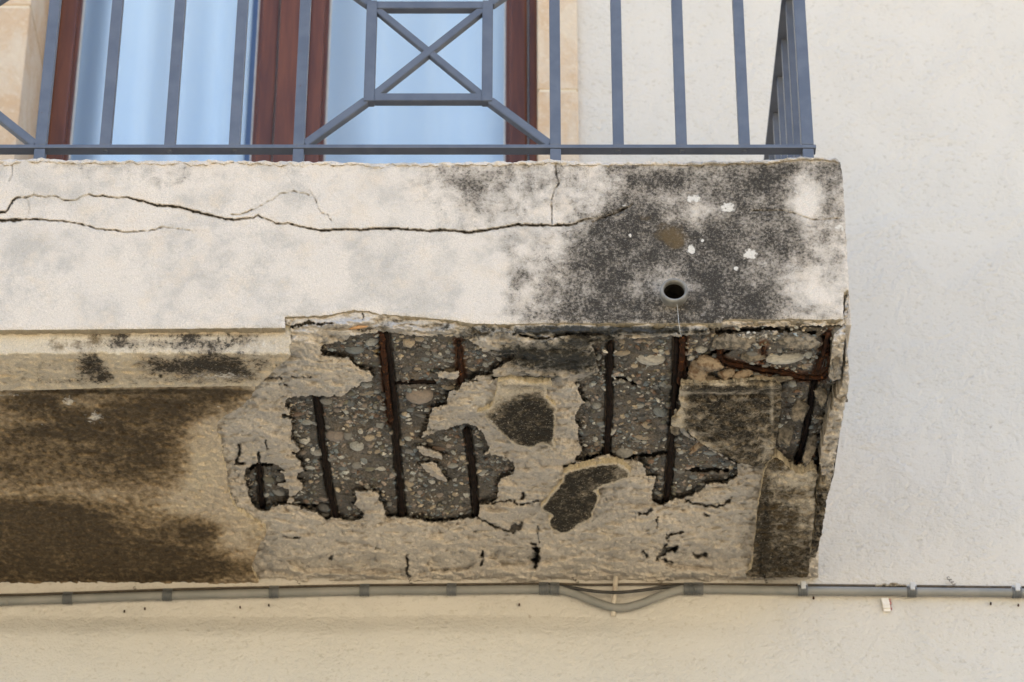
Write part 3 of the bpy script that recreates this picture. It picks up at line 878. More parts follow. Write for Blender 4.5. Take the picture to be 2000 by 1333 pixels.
P2 = [(1100, 926), (1110, 920), (1130, 915), (1150, 911), (1180, 906), (1205, 903), (1217, 910), (1231, 921), (1233, 928), (1227, 935), (1200, 945), (1180, 950), (1163, 960), (1172, 968), (1168, 980), (1165, 990), (1160, 1000), (1158, 1013), (1145, 1020), (1125, 1032), (1108, 1043), (1095, 1043), (1080, 1037), (1073, 1030), (1070, 1018), (1078, 1008), (1070, 1003), (1058, 1000), (1055, 994), (1063, 983), (1070, 973), (1080, 962), (1090, 950), (1098, 941), (1099, 933)]
B1 = [(1329, 748), (1345, 748), (1400, 749), (1450, 745), (1480, 742), (1515, 744), (1527, 756), (1526, 790), (1521, 830), (1515, 870), (1506, 900), (1498, 911), (1470, 912), (1440, 903), (1425, 893), (1400, 883), (1375, 870), (1355, 855), (1345, 845), (1335, 838), (1312, 832), (1310, 822), (1325, 805), (1332, 795), (1325, 780), (1328, 765)]
R1 = [(1500, 903), (1491, 930), (1487, 955), (1481, 985), (1478, 1010), (1476, 1040), (1473, 1055), (1472, 1075), (1470, 1095), (1467, 1110), (1455, 1120), (1458, 1128), (1500, 1129), (1578, 1128), (1582, 1100), (1586, 1050), (1592, 1000), (1593, 980), (1590, 965), (1592, 950), (1596, 928), (1590, 918), (1575, 922), (1560, 925), (1545, 918), (1530, 902), (1515, 893)]
S1 = [(1655, 693), (1658, 745), (1652, 790), (1640, 850), (1630, 905), (1625, 935), (1615, 975), (1608, 1020), (1602, 1060), (1592, 1091), (1583, 1087), (1588, 1050), (1594, 1010), (1596, 985), (1594, 965), (1605, 940), (1604, 920), (1602, 905), (1605, 880), (1612, 845), (1620, 810), (1628, 788), (1638, 766), (1645, 752), (1650, 715)]
S2 = [(1630, 652), (1644, 640), (1650, 600), (1656, 572), (1659, 580), (1656, 610), (1650, 660), (1646, 705), (1641, 740), (1628, 746), (1619, 737), (1623, 700), (1626, 668)]

REBARS = [
    ("d", 5.2, [(505, 903), (508, 940), (512, 988)]),
    ("d", 5.8, [(618, 770), (625, 820), (632, 880), (643, 950), (656, 1012)]),
    ("d", 6.0, [(753, 652), (762, 720), (770, 790), (774, 850), (777, 900), (782, 960), (787, 1012)]),
    ("r", 5.0, [(746, 654), (752, 720), (760, 790), (764, 822)]),
    ("r", 4.6, [(896, 668), (897, 690), (902, 744)]),
    ("d", 5.8, [(912, 838), (918, 880), (924, 930), (931, 1010)]),
    ("d", 5.6, [(1191, 668), (1190, 740), (1189, 800), (1187, 850), (1184, 888)]),
    ("d", 5.8, [(1322, 660), (1320, 740), (1314, 830), (1309, 900), (1302, 978)]),
    ("r", 5.6, [(1333, 658), (1332, 700), (1327, 748)]),
    ("r", 4.6, [(1404, 684), (1406, 697), (1414, 707), (1432, 712), (1470, 718), (1520, 727), (1565, 736), (1595, 738), (1610, 733), (1618, 722), (1619, 704), (1615, 690)]),
    ("r", 4.4, [(1618, 652), (1609, 690), (1596, 728)]),
    ("d", 4.8, [(1590, 742), (1583, 790), (1572, 850), (1557, 898)]),
    ("r", 2.8, [(1492, 672), (1487, 706)]),
    ("r", 3.8, [(1584, 896), (1578, 908), (1564, 914)]),
    ("d", 2.6, [(775, 748), (810, 746), (850, 746)]),
]

us, vs, U, V = grid(404, 1672, 596, 1150, 1.8)
DAM = [(540, 590), (1652, 590), (1650, 760), (1625, 930), (1600, 1000), (1598, 1145), (470, 1148), (405, 1000), (405, 790), (480, 730), (540, 690)]
dam = poly_sd(U, V, DAM)
hole = np.full(U.shape, -40.0)
for c in HOLES:
    hole = np.maximum(hole, poly_sd(U, V, c))
for c in ISL:
    hole = np.minimum(hole, -poly_sd(U, V, c))
hole = hole + rag(U, V, 3.4, 12, 2.8, 9) + 1.6 * perlin(U / 7, V / 6, 15)
_b = np.array(sorted((p[0], p[1]) for p in BOT if p[1] > 604 and 555.5 < p[0] < 1648.5 and p[0] not in (557, 1647)))
botv = np.interp(U, _b[:, 0], _b[:, 1])
msd = np.minimum(np.minimum(dam, -hole), V - botv + 6)
Yq = ZS / rat(V); Xq = ray_x(U, V, Yq)

MCR = [pl(2.4, (794, 1084), (797, 1105), (793, 1118), (801, 1128)), pl(4, (643, 1093), (648, 1088)), pl(3, (733, 1071), (746, 1071)), pl(4, (941, 1078), (944, 1090), (939, 1105)),
       pl(3, (935, 1012), (950, 1020), (965, 1028), (985, 1035), (1000, 1040)), pl(15, (1003, 1034), (1016, 1028)), pl(10, (1043, 1064), (1050, 1072), (1051, 1085), (1047, 1104)), pl(3, (1013, 1030), (1020, 1020)),
       pl(10, (1286, 1088), (1296, 1078), (1322, 1070)), pl(4, (1285, 1090), (1298, 1095), (1312, 1099)), pl(7, (1352, 1084), (1366, 1086), (1382, 1083)), pl(5, (1257, 1079), (1265, 1086)),
       pl(3.4, (1340, 980), (1362, 984), (1378, 988), (1400, 990), (1416, 985), (1428, 972)), pl(4, (1373, 1004), (1384, 1007)), pl(5, (1249, 1004), (1262, 1003), (1271, 996)), pl(4, (1306, 1048), (1318, 1042), (1333, 1040)),
       pl(2.6, (935, 983), (960, 983), (985, 979), (1003, 978), (1010, 986)), pl(3.6, (1017, 986), (1035, 984), (1050, 978)), pl(6, (1019, 972), (1025, 964)), pl(7, (1104, 912), (1121, 908)),
       pl(6, (466, 868), (468, 882), (463, 898), (461, 906)), pl(6, (457, 906), (474, 905)), pl(4, (444, 974), (452, 985), (460, 1000)), pl(3, (505, 884), (507, 903)),
       pl(4, (560, 641), (578, 637), (590, 634), (602, 630), (615, 634), (632, 634), (650, 632)), pl(5, (905, 744), (930, 743)), pl(4.5, (963, 738), (1000, 740), (1030, 738), (1062, 740)), pl(2.5, (1003, 653), (1050, 661), (1080, 661), (1105, 652), (1140, 652), (1190, 653)),
       pl(1.5, (510, 739), (560, 738), (610, 738)), pl(3, (544, 752), (560, 751)), pl(1.4, (520, 858), (518, 868), (523, 876)), pl(1.8, (550, 1045), (570, 1052), (590, 1048)), pl(1.6, (1284, 1010), (1283, 1028)), pl(1.8, (1300, 1040), (1305, 1060), (1290, 1075)), pl(1.6, (1050, 1030), (1052, 1060)), pl(2, (708, 615), (710, 622), (704, 627)), pl(2.4, (1150, 965), (1160, 980))]
mck = crack_field(U, V, MCR, 4.5, 60, True)
ridge = np.abs(fbm(Xq * 16, Yq * 26, 4, 61))
h = 0.010 * fbm(Xq * 6, Yq * 7, 3, 62) + 0.010 * (0.3 - ridge) + 0.0150 * fbm(Xq * 21, Yq * 30, 3, 66) + 0.0070 * fbm(Xq * 55, Yq * 74, 3, 63, 0.62) + 0.0050 * fbm(Xq * 84, Yq * 66, 2, 68) + 0.0012 * perlin(Xq * 240, Yq * 240, 64)
fl = fbm(Xq * 15, Yq * 21, 4, 65, 0.55) * 3.0
ff = fl - np.floor(fl)
h += 0.0058 * (np.floor(fl) + np.clip((ff - 0.86) / 0.14, 0, 1)) / 1.0 * 0.6
# stepped flaking near the wall: shallow scales left by the fallen coat
def ledge(poly, dz, soft=2.2, seed=70):
    s = poly_sd(U, V, poly) + rag(U, V, 3, 14, 1.5, seed)
    return dz * np.clip(s / soft + 0.5, 0, 1)
h += ledge([(560, 1096), (575, 1090), (600, 1092), (625, 1085), (645, 1090), (665, 1098), (690, 1090), (710, 1084), (733, 1082), (740, 1100), (760, 1108), (780, 1112), (800, 1115), (770, 1120), (720, 1122), (660, 1120), (600, 1118), (578, 1108)], -0.014, 2.2, 70)
h += ledge([(830, 1102), (845, 1088), (870, 1082), (900, 1078), (925, 1086), (932, 1100), (915, 1112), (870, 1115), (840, 1115)], -0.014, 2.2, 71)
h += ledge([(955, 1090), (970, 1074), (1000, 1072), (1030, 1065), (1050, 1072), (1052, 1100), (1030, 1104), (985, 1104)], -0.016, 2.2, 72)
h += ledge([(1280, 1095), (1310, 1068), (1350, 1060), (1385, 1070), (1420, 1085), (1425, 1105), (1380, 1112), (1320, 1110)], -0.012, 3, 73)
h += ledge([(1200, 985), (1215, 968), (1232, 965), (1245, 985), (1265, 995), (1250, 1003), (1215, 1000)], -0.004, 3, 74)
h += ledge([(425, 850), (445, 845), (470, 870), (465, 900), (480, 920), (485, 960), (488, 1000), (460, 1005), (445, 980), (440, 930), (432, 890)], -0.005, 3, 75)
h += ledge([(500, 1062), (512, 1060), (545, 1090), (585, 1128), (500, 1140), (480, 1140), (480, 1090)], -0.006, 2.5, 76)
h += ledge([(670, 1085), (680, 1082), (696, 1086), (698, 1096), (686, 1102), (672, 1099)], 0.008, 2.0, 77)
h += ledge([(620, 758), (650, 752), (672, 756), (665, 763), (640, 768), (622, 766)], 0.004, 3, 78)
h += ledge([(410, 1120), (1460, 1115), (1460, 1150), (410, 1150)], 0.006, 6, 79)
# sooty tongue under the front lip
h += ledge([(965, 735), (966, 722), (985, 708), (1008, 694), (1020, 670), (1000, 660), (1100, 655), (1160, 668), (1168, 700), (1160, 728), (1110, 742), (1060, 738)], 0.010, 2.5, 80)
# thick lip above the break
h += ledge([(556, 600), (1020, 600), (1015, 640), (960, 650), (900, 655), (800, 648), (740, 640), (690, 642), (640, 638), (560, 640)], 0.007, 3.5, 81)
h += ledge([(1000, 600), (1660, 600), (1640, 648), (1560, 650), (1500, 640), (1420, 652), (1300, 655), (1100, 650), (1070, 660), (1030, 656), (1005, 645)], 0.012, 2.5, 82)
h -= 0.0065 * np.clip((hole + 9 + 9 * fbm(U / 22, V / 16, 3, 84)) / 2.2, 0, 1)
h -= 0.004 * np.clip((hole + 20 + 16 * fbm(U / 30, V / 22, 3, 86)) / 2.2, 0, 1)
h = np.where(V < botv + 14, np.minimum(h, 0.004 + 0.3 * h), h)
h -= 0.020 * mck
mould = np.clip((-h - 0.008) * 14, 0, 0.24) + blobs(U, V, [(1060, 700, 90, 34, .62), (1130, 705, 56, 34, .6), (1010, 690, 50, 30, .4), (940, 655, 60, 8, .3), (1100, 645, 120, 9, .9), (1300, 645, 140, 9, .8), (1040, 738, 40, 5, .5), (760, 625, 60, 10, .22), (900, 640, 120, 14, .35), (740, 640, 30, 8, .35), (1035, 966, 14, 12, .3), (1048, 1085, 8, 16, .8), (1310, 1075, 18, 8, .7), (600, 630, 60, 12, .18), (1150, 665, 60, 14, .5), (1230, 670, 40, 14, .5), (930, 735, 40, 5, .4)]) + 0.015  # value also rises in hollows, holes and gaps, colouring them darker
ochre = blobs(U, V, [(600, 625, 80, 10, .25), (900, 770, 50, 10, .22), (930, 650, 80, 8, .35), (1310, 1100, 10, 20, .5), (420, 830, 20, 50, .2)])
white = blobs(U, V, [(530, 665, 80, 12, .35), (940, 785, 60, 30, .5), (640, 755, 40, 6, .6), (1120, 790, 16, 50, .35), (1100, 760, 24, 14, .35), (1220, 905, 60, 10, .55), (1400, 970, 60, 40, .2), (1390, 1020, 80, 50, .18), (550, 870, 50, 40, .12), (720, 985, 25, 25, .3), (1130, 940, 60, 40, .1)])
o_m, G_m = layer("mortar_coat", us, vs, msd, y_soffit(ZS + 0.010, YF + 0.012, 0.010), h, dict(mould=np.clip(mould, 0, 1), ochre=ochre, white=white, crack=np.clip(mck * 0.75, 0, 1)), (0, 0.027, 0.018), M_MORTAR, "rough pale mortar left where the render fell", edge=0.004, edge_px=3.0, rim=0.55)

# ---- concrete core
ccs = [pl(4, (545, 983), (580, 987), (610, 987), (640, 984)), pl(5, (800, 1012), (850, 1018), (900, 1016), (932, 1011)), pl(4, (765, 1012), (790, 1014)), pl(4, (1198, 735), (1225, 741), (1242, 752)), pl(7, (1238, 890), (1262, 890), (1300, 884)), pl(6, (1150, 893), (1180, 886)), pl(6, (1205, 888), (1238, 895)),
       pl(7, (1343, 917), (1370, 918), (1420, 919)), pl(10, (1376, 704), (1345, 722)), pl(7, (1403, 684), (1380, 700)), pl(5, (772, 747), (850, 746)), pl(13, (1622, 795), (1608, 850), (1600, 892), (1592, 912)), pl(9, (1622, 762), (1642, 746)), pl(6, (1600, 905), (1603, 930), (1594, 965)), pl(8, (1400, 650), (1500, 642), (1590, 655)), pl(5, (1605, 655), (1622, 668), (1618, 700)), pl(5, (860, 1020), (830, 1018)), pl(5, (490, 915), (500, 906), (530, 908)), pl(4, (1415, 690), (1450, 672)), pl(7, (1336, 750), (1345, 735))]
csd = np.minimum(np.minimum(np.minimum(dam + 3, hole + 26), 1648 - U), V - botv - 4)
cck = crack_field(U, V, ccs, 4.5, 90, True)
rb = np.zeros(U.shape)
rst = np.zeros(U.shape)
for kind, rad, pts in REBARS:
    d, _ = line_d(U, V, [(a, b, 1) for a, b in pts])
    if rad > 4.0:
        rb = np.maximum(rb, np.clip((rad + 3.5 - d) / 3.0, 0, 1))
    rst = np.maximum(rst, np.exp(-(np.maximum(d - rad, 0) / (9 if kind == 'r' else 4)) ** 2) * (1.0 if kind == 'r' else 0.45))
h = 0.009 * fbm(Xq * 9, Yq * 9, 3, 91) + 0.010 * fbm(Xq * 42, Yq * 46, 4, 92, 0.6) + 0.003 * fbm(Xq * 190, Yq * 190, 2, 93)
h += ledge([(1390, 675), (1400, 657), (1420, 650), (1470, 652), (1500, 645), (1540, 645), (1580, 650), (1598, 660), (1597, 690), (1585, 720), (1560, 735), (1500, 722), (1430, 712), (1415, 700), (1403, 690)], 0.014, 3.5, 94)
h += ledge([(1345, 717), (1370, 701), (1400, 690), (1410, 708), (1440, 716), (1500, 727), (1560, 742), (1520, 746), (1400, 750), (1347, 750), (1343, 735)], 0.012, 3.0, 95)
h += ledge([(1527, 750), (1560, 745), (1600, 745), (1610, 760), (1600, 820), (1580, 890), (1560, 915), (1530, 905), (1512, 890), (1522, 830)], 0.008, 4, 96)
gapf = np.clip(-np.gradient(hole, axis=0) / 1.4, 0, 1) * np.exp(-((hole - 2) / 6.0) ** 2)
h -= 0.020 * rb + 0.024 * cck + 0.020 * gapf
rstp = poly_sd(U, V, [(1345, 717), (1370, 701), (1400, 690), (1410, 708), (1440, 716), (1500, 727), (1560, 742), (1520, 746), (1400, 750), (1347, 750)])
mould = blobs(U, V, [(1500, 665, 80, 12, .3), (1560, 720, 40, 15, .4), (860, 640, 400, 8, .3), (1560, 820, 20, 60, .2), (820, 665, 60, 6, .2), (1240, 735, 60, 10, .3), (1620, 700, 12, 40, .5)])
ochre = blobs(U, V, [(1390, 725, 40, 16, .8), (1460, 738, 60, 6, .7), (1540, 742, 20, 6, .9), (1480, 665, 90, 14, .5), (1420, 665, 30, 14, .4), (740, 690, 10, 12, .8), (1400, 935, 24, 14, .35), (1320, 800, 12, 30, .4)])
wht = blobs(U, V, [(1385, 715, 36, 14, .8), (1420, 735, 50, 8, .55), (1480, 660, 80, 10, .5), (1430, 665, 30, 12, .45), (1600, 840, 10, 40, .3)])
o_c, G_c = layer("concrete_core", us, vs, csd, y_soffit(ZS + 0.032, YF + 0.024, 0.006), h, dict(mould=np.clip(mould, 0, 1), ochre=ochre, white=wht, crack=np.clip(cck, 0, 1) * 0.9, rust=np.clip(rst * 0.8, 0, 1)), (0, 0.004, 0.02), M_CONC, "dark grey pebbly concrete", edge=0.0)

# ---- islands of the old render still clinging on
def island(name, poly, Z, mouldf, mat, label, skirt=(0, 0.002, 0.016), amp=1.0, seed=100, ragk=1.0, whitef=None, hf=None, Yl=None, ochref=None, rim=1.0, msk=0.25):
    p = np.array(poly)
    us, vs, U, V = grid(p[:, 0].min() - 8, p[:, 0].max() + 8, p[:, 1].min() - 8, p[:, 1].max() + 8, 1.8)
    s = poly_sd(U, V, poly) + ragk * rag(U, V, 2.2, 11, 1.4, seed)
    Yq = Z / rat(V); Xq = ray_x(U, V, Yq)
    h = amp * (0.003 * fbm(Xq * 8, Yq * 8, 3, seed) + 0.0060 * fbm(Xq * 74, Yq * 62, 3, seed + 1) + 0.001 * perlin(Xq * 230, Yq * 230, seed + 2))
    if hf is not None:
        h = h + hf(U, V)
    zz = U * 0
    return layer(name, us, vs, s, y_soffit(Z, Yl, 0.008), h, dict(mould=np.clip(mouldf(U, V, s), 0, 1), white=zz if whitef is None else whitef(U, V), ochre=zz if ochref is None else ochref(U, V), crack=zz), skirt, mat, label, edge=0.002, rim=rim, msk=msk)

island("render_remnant", P1, ZS + 0.0, lambda U, V, s: np.clip(blobs(U, V, [(1015, 835, 66, 46, 1.1), (1035, 795, 40, 26, .75), (1060, 845, 32, 44, .7), (1000, 755, 40, 5, .35)]), 0, 0.95) * np.clip((s - 0.5) / 5, 0, 1) + 0.04, M_BLACK, "dark mouldy scrap of old render in the middle", seed=101,
       hf=lambda U, V: 0.006 * np.exp(-((V - 752) / 4) ** 2) * ((U > 980) & (U < 1070)) - 0.004 * np.exp(-((V - 760) / 5) ** 2) * ((U > 985) & (U < 1060)))
island("render_remnant", P2, ZS + 0.0, lambda U, V, s: 0.95 * np.clip((s - 1.5) / 4, 0, 1) - 0.25 * np.clip((U - 1150) / 60, 0, 1), M_BLACK, "dark boomerang shaped scrap of old render nearer the wall", seed=105)
island("corner_render", B1, ZS - 0.006, lambda U, V, s: 0.74 + blobs(U, V, [(1400, 751, 90, 3.5, -.45), (1420, 768, 90, 3, -.4), (1508, 800, 4, 60, -.4), (1430, 765, 90, 10, .2), (1330, 790, 10, 40, -.7), (1320, 830, 14, 14, -.6), (1350, 850, 14, 10, -.5), (1500, 880, 14, 40, -.35), (1385, 870, 30, 8, -.4)]), M_BLACK, "blackened block of moulding hanging at the corner", skirt=(0, 0.004, 0.010), rim=0.25, msk=0.7, amp=1.9, seed=110,
       hf=lambda U, V: 0.012 * np.exp(-((V - 760 + (U - 1330) * 0.03) / 7) ** 2) - 0.009 * np.exp(-((V - 775 + (U - 1330) * 0.03) / 6) ** 2) - 0.010 * np.clip((U - 1478) / 6, 0, 1) + 0.006 * np.clip((U - 1506) / 6, 0, 1),
       whitef=lambda U, V: blobs(U, V, [(1340, 755, 20, 10, .35), (1420, 760, 60, 5, .3)]))  # white and thinned mould along the ridges paint in their lit edges
island("edge_band", R1, ZS - 0.008, lambda U, V, s: 0.66 + blobs(U, V, [(1490, 1040, 14, 80, .5), (1530, 1100, 60, 40, .2), (1550, 935, 36, 18, -.55), (1578, 985, 18, 24, -.35), (1588, 1060, 5, 60, -.4)]), M_BLACK, "brown mouldy band along the right edge", skirt=(0, 0.0, 0.020), rim=0.6, amp=1.8, seed=115,
       hf=lambda U, V: -0.006 * np.exp(-((U - (1495 - (V - 1000) * 0.10)) / 5) ** 2), ochref=lambda U, V: 0.42 + 0 * U)
S1A = [(1655, 693), (1658, 745), (1654, 775), (1645, 782), (1634, 778), (1638, 766), (1645, 752), (1650, 715)]
S1B = [(1653, 780), (1640, 850), (1630, 905), (1625, 932), (1606, 928), (1604, 920), (1602, 905), (1605, 880), (1612, 845), (1620, 810), (1630, 786), (1643, 787)]
S1C = [(1624, 939), (1615, 975), (1608, 1020), (1602, 1060), (1592, 1091), (1583, 1087), (1588, 1050), (1594, 1010), (1596, 985), (1594, 965), (1603, 939)]
for k_, (pp, dz) in enumerate(((S1A, -0.004), (S1B, -0.012), (S1C, -0.010))):
    island("side_render", pp, ZS + dz, lambda U, V, s: 0.16 + 0.25 * np.clip(fbm(U / 14, V / 30, 2, 127) + 0.2, 0, 1) + np.clip((V - 930) / 60, 0, 0.55), M_MORTAR if k_ < 2 else M_BLACK,
           "loosened piece of side render split off along a crack", skirt=(0, 0.012, 0.05), amp=3.4, seed=120 + k_, ragk=1.2, rim=0.5, whitef=lambda U, V: blobs(U, V, [(1635, 800, 16, 50, .35), (1615, 900, 14, 30, .3)]), Yl=YF + 0.03)
island("corner_concrete", S2, ZS + 0.004, lambda U, V, s: 0.22 + 0 * U, M_MORTAR, "jagged concrete edge at the corner", skirt=(0, 0.02, 0.04), amp=2.2, seed=125, Yl=YF + 0.012)

# ---- solid body of the slab, side face and floor
XR = 0.553
XL = float(ray_x(-520, 480, YF))
bm = bmesh.new()
bm_box(bm, (XL + 0.01, YF + 0.05, CAMZ + ZS + 0.075), (XR - 0.022, YW + 0.05, CAMZ + ZTOP - 0.012))
from_bm("slab", bm, M_CONC, balcony)
bm = bmesh.new()
bm_box(bm, (XL, YF + 0.006, CAMZ + ZTOP - 0.010), (XR - 0.006, YW + 0.02, CAMZ + ZTOP - 0.002))
from_bm("balcony_floor", bm, M_MORTAR, balcony)
bm = bmesh.new()
bm_box(bm, (XR - 0.020, YF + 0.026, CAMZ + ZS + 0.045), (XR - 0.002, YW + 0.02, CAMZ + ZTOP - 0.004), 0.002)
from_bm("end_render", bm, M_FASCIA, balcony)
bm = bmesh.new()
bm_box(bm, (XL - 0.012, YF + 0.003, CAMZ + ZS - 0.01), (XL + 0.008, YW + 0.02, CAMZ + ZTOP - 0.004), 0.002)
from_bm("end_render", bm, M_FASCIA, balcony)

# ---- rusty reinforcement
for i, (kind, rad, pts) in enumerate(REBARS):
    zc = ZS + (0.029 if kind == 'd' else 0.022)
    P3 = []
    for (a, b) in pts:
        yy = float(smax(np.array([zc / rat(b)]), np.array([YF + 0.02]), 0.004)[0])
        P3.append((float(ray_x(a, b, yy)), yy, float(rat(b)) * yy + CAMZ))
    P3 = spline(P3, 7)
    rg = random.Random(200 + i)
    rr = [rad * 0.00087 * rg.uniform(0.78, 1.18) for _ in P3]
    o = tube("rebar", P3, rr, M_RUST if kind == 'd' else M_RUST2, balcony, 9, 0.2, rg)
    if i == 9: o['label'] = "bent brown rusty bar crossing the broken corner"

# ---- broken chunks at the corner
M_STAINED = simple_mat("rust_stained_concrete", (0.33, 0.265, 0.195), (0.15, 0.095, 0.06), 95, 0.95, 1.0, 0.007, det=7, lo=0.42, hi=0.66)
M_CHUNK = simple_mat("dusty_grey_concrete", (0.30, 0.26, 0.21), (0.10, 0.092, 0.08), 110, 0.95, 1.0, 0.007, det=7)
def chunk(u, v, a, b, dep, rot, mat, seed, zc=ZS + 0.02):
    yy = float(smax(np.array([zc / rat(v)]), np.array([YF + 0.02]), 0.004)[0])
    P0 = Vector((float(ray_x(u, v, yy)), yy, float(rat(v)) * yy + CAMZ))
    bm = bmesh.new()
    bmesh.ops.create_icosphere(bm, subdivisions=4, radius=1.0)
    rg = random.Random(seed)
    cuts = [(Vector((rg.gauss(0, 1), rg.gauss(0, 0.25), rg.gauss(0, 1))).normalized(), rg.uniform(0.45, 0.85)) for _ in range(8)]
    cuts += [(Vector((rg.gauss(0, 0.25), -1, rg.gauss(0, 0.25))).normalized(), rg.uniform(0.2, 0.5)) for _ in range(4)]
    co = np.array([vv.co[:] for vv in bm.verts])
    for n_, d_ in cuts:
        n_ = np.array(n_)
        k = co @ n_
        co -= np.outer(np.maximum(k - d_, 0) * 0.97, n_)
    r_ = 1 + 0.24 * fbm(co[:, 0] * 3.2 + seed, co[:, 2] * 3.2 + co[:, 1] * 2, 5, seed, 0.68)
    r_ = r_ + 0.09 * fbm(co[:, 0] * 11 + seed, co[:, 2] * 11 + co[:, 1] * 7, 3, seed + 3, 0.7)
    co *= r_[:, None]
    M = Matrix.Translation(P0) @ Matrix.Rotation(R(32), 4, 'X') @ Matrix.Rotation(R(-rot), 4, 'Y') @ Matrix.Diagonal((a * .00087, dep, b * .00087, 1))
    for vv, c_ in zip(bm.verts, co):
        vv.co = M @ Vector(c_)
    o = from_bm("broken_chunk", bm, mat, balcony, True)
    return o
for i, (u, v, a, b, dep, rot, mt) in enumerate([
        (1440, 664, 54, 20, .018, 8, M_CHUNK), (1552, 664, 56, 20, .018, -3, M_CHUNK), (1468, 694, 40, 18, .014, 8, M_CHUNK),
        (1364, 727, 26, 24, .012, -20, M_STAINED), (1391, 711, 30, 22, .013, -18, M_STAINED), (1417, 731, 24, 15, .012, 4, M_STAINED), (1378, 742, 34, 11, .011, 0, M_STAINED), (1447, 734, 30, 13, .011, 8, M_STAINED), (1484, 739, 28, 9, .010, 4, M_STAINED), (1522, 742, 28, 8, .010, 6, M_CHUNK), (1352, 738, 14, 12, .012, 30, M_CHUNK),
        (1634, 694, 11, 46, .02, -4, M_CHUNK), (1604, 772, 16, 24, .014, 10, M_CHUNK), (1585, 870, 12, 48, .010, -14, M_CHUNK), (1645, 772, 13, 26, .014, 8, M_CHUNK),
        (1560, 800, 22, 44, .008, -8, M_CHUNK), (1535, 850, 18, 40, .008, 0, M_CHUNK), (1353, 822, 26, 9, .008, 60, M_STAINED), (1322, 838, 13, 13, .010, 0, M_CHUNK), (1372, 866, 34, 8, .008, 35, M_STAINED)]):
    chunk(u, v, a, b, dep, rot, mt, 400 + i, ZS + (0.022 if i < 3 else 0.012))

# ---- pebbles set in the concrete
def ico(sub, seed, rough):
    bm = bmesh.new()
    bmesh.ops.create_icosphere(bm, subdivisions=sub, radius=1.0)
    rg = random.Random(seed)
    off = [Vector((rg.gauss(0, 1), rg.gauss(0, 1), rg.gauss(0, 1))).normalized() for _ in range(5)]
    amp = [rg.uniform(-rough, rough) for _ in range(5)]
    for v in bm.verts:
        n = v.co.normalized()
        v.co = n * (1 + sum(a * max(0, n.dot(o_)) ** 2 for a, o_ in zip(amp, off)))
    me = bpy.data.meshes.new("pebble")
    bm.to_mesh(me)
    bm.free()
    me.materials.append(M_PEB)
    me.shade_smooth()
    return me
PEB = [ico(2, 300 + i, 0.22) for i in range(4)] + [ico(1, 320 + i, 0.32) for i in range(6)]
Uc, Vc, Pc, mc = G_c
hole_vis = (hole > 3) & (csd > 4)
for poly in (B1, P1, P2, S1, R1):
    hole_vis &= poly_sd(Uc, Vc, poly) < 2
u0g, v0g, sg = us[0], vs[0], 1.8
def at_core(u, v):
    j = int(round((u - u0g) / sg)); i = int(round((v - v0g) / sg))
    if 0 <= i < Pc.shape[0] and 0 <= j < Pc.shape[1]:
        return Pc[i, j], bool(hole_vis[i, j]), float(rb[i, j]), float(cck[i, j])
    return None, False, 0, 0

